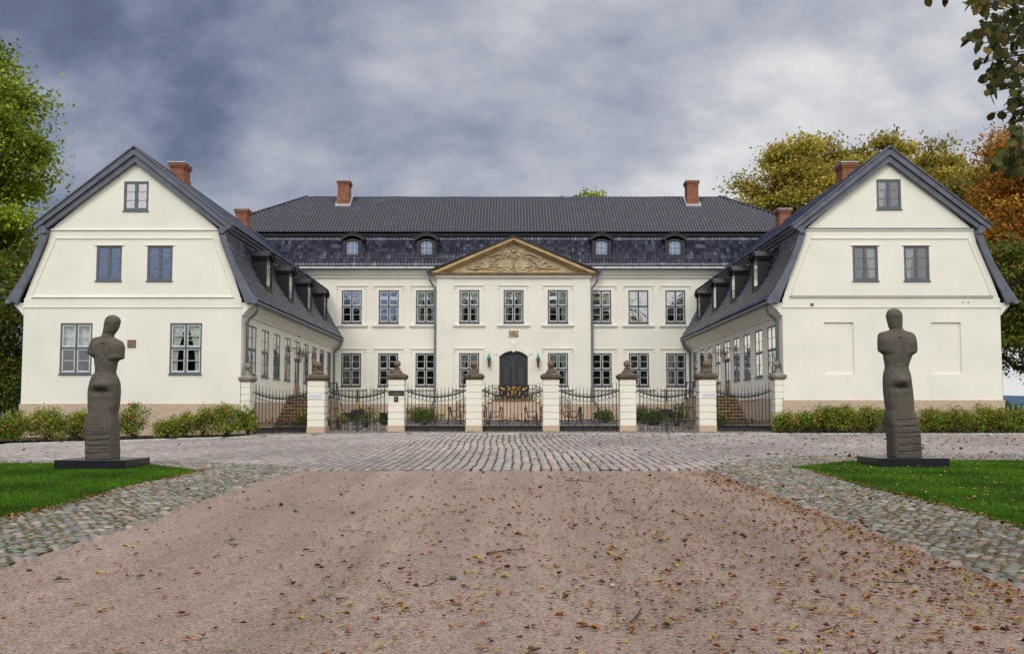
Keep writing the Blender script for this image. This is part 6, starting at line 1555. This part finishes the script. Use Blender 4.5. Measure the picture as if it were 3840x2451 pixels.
# ------------------------------------------------------------------ fallen leaves, twigs and pebbles
rg = np.random.default_rng(77)
def lay_leaves(name, P, size, tint, parent=None, m='dead_leaf', lift=0.012):
    n = len(P); a = rg.uniform(0, 6.28, n); K = 8
    rad = np.array([1.0, .55, .95, .5, .85, .5, .95, .55]); V = np.zeros((n, K+1, 3)); cu = rg.uniform(.0, .55, n); ax = rg.uniform(0, 6.28, n)
    for q in range(K):
        t = 2*math.pi*q/K; r_ = rad[q]*size*.5*rg.uniform(.75, 1.15, n); el_ = .72
        X = np.cos(t)*r_; Y = np.sin(t)*r_*el_
        V[:, q, 0] = P[:, 0]+X*np.cos(a)-Y*np.sin(a); V[:, q, 1] = P[:, 1]+X*np.sin(a)+Y*np.cos(a)
        V[:, q, 2] = np.abs(np.cos(t-ax))*cu*size*.75+rg.uniform(0, .06, n)*size
    V[:, K, 0] = P[:, 0]; V[:, K, 1] = P[:, 1]; V[:, K, 2] = .004
    V[..., 2] += gz(V[..., 0], V[..., 1])+lift
    tri = np.array([(q, (q+1) % K, K) for q in range(K)]); Fc = (np.arange(n)[:, None, None]*(K+1)+tri[None]).reshape(-1, 3)
    T = np.repeat(tint[:, None, :], K+1, 1).reshape(-1, 3)
    return arrays(name, V.reshape(-1, 3), Fc, m, T, parent=parent)
LC = [(.34, .14, .045), (.15, .055, .028), (.32, .12, .03), (.40, .28, .04), (.30, .26, .05), (.10, .045, .025), (.42, .15, .04)]
LP = [.24, .22, .12, .13, .11, .12, .06]
P = []
def addp(n, x0, x1, y0, y1, f=lambda x, y: 1.0):
    k = 0
    while k < n:
        # uniform in picture depth: nearer rows get as many leaves per metre as far ones
        x = rg.uniform(x0, x1); y = rg.uniform(y0, y1)
        if abs(x) > .56*y+.3: k += 1; continue
        if rg.random() < f(x, y): P.append((x, y))
        k += 1
dens = lambda x, y: float(np.clip(.30+.62*(x+1.4)/4.5, .17, 1.0))*float(np.interp(y, [5, 8, 12, 19], [1, .9, .6, .30]))
addp(27000, -4.5, 4.1, 5.2, 19.3, dens)
clump = [(1.2, 6.9, .25), (2.4, 8.2, .3), (1.0, 9.6, .2), (2.9, 11.5, .3), (.3, 7.6, .2), (2.9, 7.4, .35), (3.5, 9.2, .4), (-.6, 8.1, .22), (-.9, 6.9, .2), (1.9, 10.1, .3), (3.3, 6.6, .3), (2.2, 6.3, .3)]
for x, y, r_ in clump:
    for k in range(14): P.append((x+rg.normal(0, r_*.5), y+rg.normal(0, r_*.5)))
for k in range(1500):   # drift along the inner edge of the right verge
    y = rg.uniform(6, 19.5); P.append((4.05-abs(rg.normal(0, .28)), y))
for k in range(800): y = rg.uniform(6.5, 19); P.append((6.02-abs(rg.normal(0, .09)), y))
for k in range(900): y = rg.uniform(8, 19.5); P.append((-6.33+abs(rg.normal(0, .11)), y))
for k in range(1300): P.append((rg.uniform(4.1, 6.0), rg.uniform(7, 20)))
for k in range(260): P.append((rg.uniform(-6.3, -4.5), rg.uniform(9, 20)))
for k in range(4200):
    x = rg.uniform(-3, 22)*1.0; y = rg.uniform(20, 36.5)
    if abs(x) < .56*y and rg.random() < np.clip((x+3)/10, .1, 1): P.append((x, y))
for k in range(160): P.append((rg.uniform(-18, 0), rg.uniform(22, 34)))
for k in range(520): P.append((rg.uniform(-4.2, 7.4), 38.60+rg.normal(0, .10)))
for k in range(260): P.append((rg.uniform(-10, 10), rg.uniform(37.1, 38.6)))
P = np.array(P); n = len(P)
size = (.022+.050*rg.uniform(0, 1, n)**1.6)*np.where(P[:, 1] > 19.5, 1.5, 1.0); bigm = rg.random(n) < .16; size[bigm] *= 1.6
lift_ = np.where(((P[:, 0] > 4.1) & (P[:, 1] < 20)) | ((P[:, 0] < -4.5) & (P[:, 1] < 20)), .045, .014); lift_ = np.where(P[:, 1] > 20, .028, lift_)
Q = np.stack([rg.uniform(-4.4, 4.1, 16000), rg.uniform(5.2, 19.3, 16000)], 1); Q = Q[np.abs(Q[:, 0]) < .56*Q[:, 1]+.2]; nq = len(Q)
tag(lay_leaves('leaf_crumbs', Q, rg.uniform(.008, .02, nq), pal(nq, [(.12, .07, .045), (.07, .05, .035), (.22, .13, .05), (.24, .20, .06)], [.4, .3, .2, .1], rg), lift=.004), 'tiny dark leaf crumbs and husks strewn over the gravel drive', 'litter', kind='stuff')
tag(lay_leaves('fallen_leaves', P, size, pal(n, LC, LP, rg), lift=lift_[:, None]), 'small brown, yellow and rust leaves scattered over the drive and the setts', 'leaves', kind='stuff')
n = 240; gp = np.stack([rg.uniform(6.2, 12, n), rg.uniform(11.5, 21.3, n)], 1); tag(lay_leaves('lawn_leaves', gp, rg.uniform(.06, .10, n), pal(n, [(.42, .26, .10), (.30, .12, .04), (.45, .33, .12)], [.4, .3, .3], rg), lift=.06), 'tan leaves lying on the right lawn', 'leaves', kind='stuff')
# the largest curled leaves, one by one
k = 0; BL = []
for i in range(190):
    x = rg.uniform(-3.3, 4.0); y = rg.uniform(5.9, 12.5)
    if abs(x) < .54*y and rg.random() < dens(x, y)*1.2: BL.append((x, y))
for x, y in BL:
    me = lay_leaves('fallen_leaf', np.array([(x, y)]), np.array([rg.uniform(.075, .115)]), pal(1, LC, LP, rg), lift=.010)
    tag(me, 'large curled dry leaf lying singly on the gravel drive', 'leaf', 'large single leaves on the gravel')
tw = [((.78, 6.3), (.96, 6.95), .011, 'mossy stick with leaves lying nearest the viewer'), ((-.25, 9.2), (.10, 9.55), .012, 'mossy stick in the middle of the gravel'), ((-.72, 7.75), (-.58, 7.80), .008, 'short dark twig left of the grey stone'), ((-1.95, 10.8), (-1.6, 10.75), .006, 'thin dark twig on the left part of the gravel'), ((.95, 17.0), (1.5, 16.7), .013, 'long dark twig near the setts'), ((-.9, 15.4), (-.55, 15.4), .006, 'thin straight twig far left of the axis'), ((3.1, 7.9), (3.4, 7.75), .008, 'twig among the leaves on the right'), ((2.05, 6.3), (2.3, 6.45), .007, 'bent twig in the bottom right part'), ((-1.5, 7.5), (-1.35, 7.1), .006, 'crooked twig on the lower left')]
for (x0, y0), (x1, y1), r_, l in tw:
    P_ = []
    for k in range(7):
        t = k/6; x = x0+(x1-x0)*t+rg.normal(0, .010); y = y0+(y1-y0)*t+rg.normal(0, .012); P_.append((x, y, g(x, y)+r_*.7+.004+.012*math.sin(t*3)))
    m = MB(); m.tube(P_, [r_*.65*(1-.5*k/6) for k in range(7)], 6); m.tube([P_[3], (P_[3][0]+.05, P_[3][1]+.06, P_[3][2]+.015)], r_*.5, 5); tag(m.build('twig', 'bark', None, True), l, 'twig', 'twigs on the gravel')
def pebble(x, y, r_, mt, l):
    z = g(x, y); m = MB(); pr = [(r_*math.sin(t), r_*.55*(1-math.cos(t))) for t in np.linspace(.4, 3.0, 7)]; m.lathe(pr, (x, y, z), 9)
    o = m.build('pebble', mt, None, True); tag(o, l, 'pebble', 'single stones on the gravel')
pebble(-.50, 8.05, .033, 'lead_dark', 'blue-grey stone in the middle of the gravel'); pebble(1.35, 6.9, .022, 'lead_dark', 'small dark stone in the right leaf drift'); pebble(-2.9, 12.6, .03, 'lead_dark', 'dark stone on the left side of the gravel'); pebble(-.95, 13.4, .025, 'lead_dark', 'little dark stone towards the setts'); pebble(.82, 7.75, .028, 'lantern_glass', 'pale pebble right of the axis')
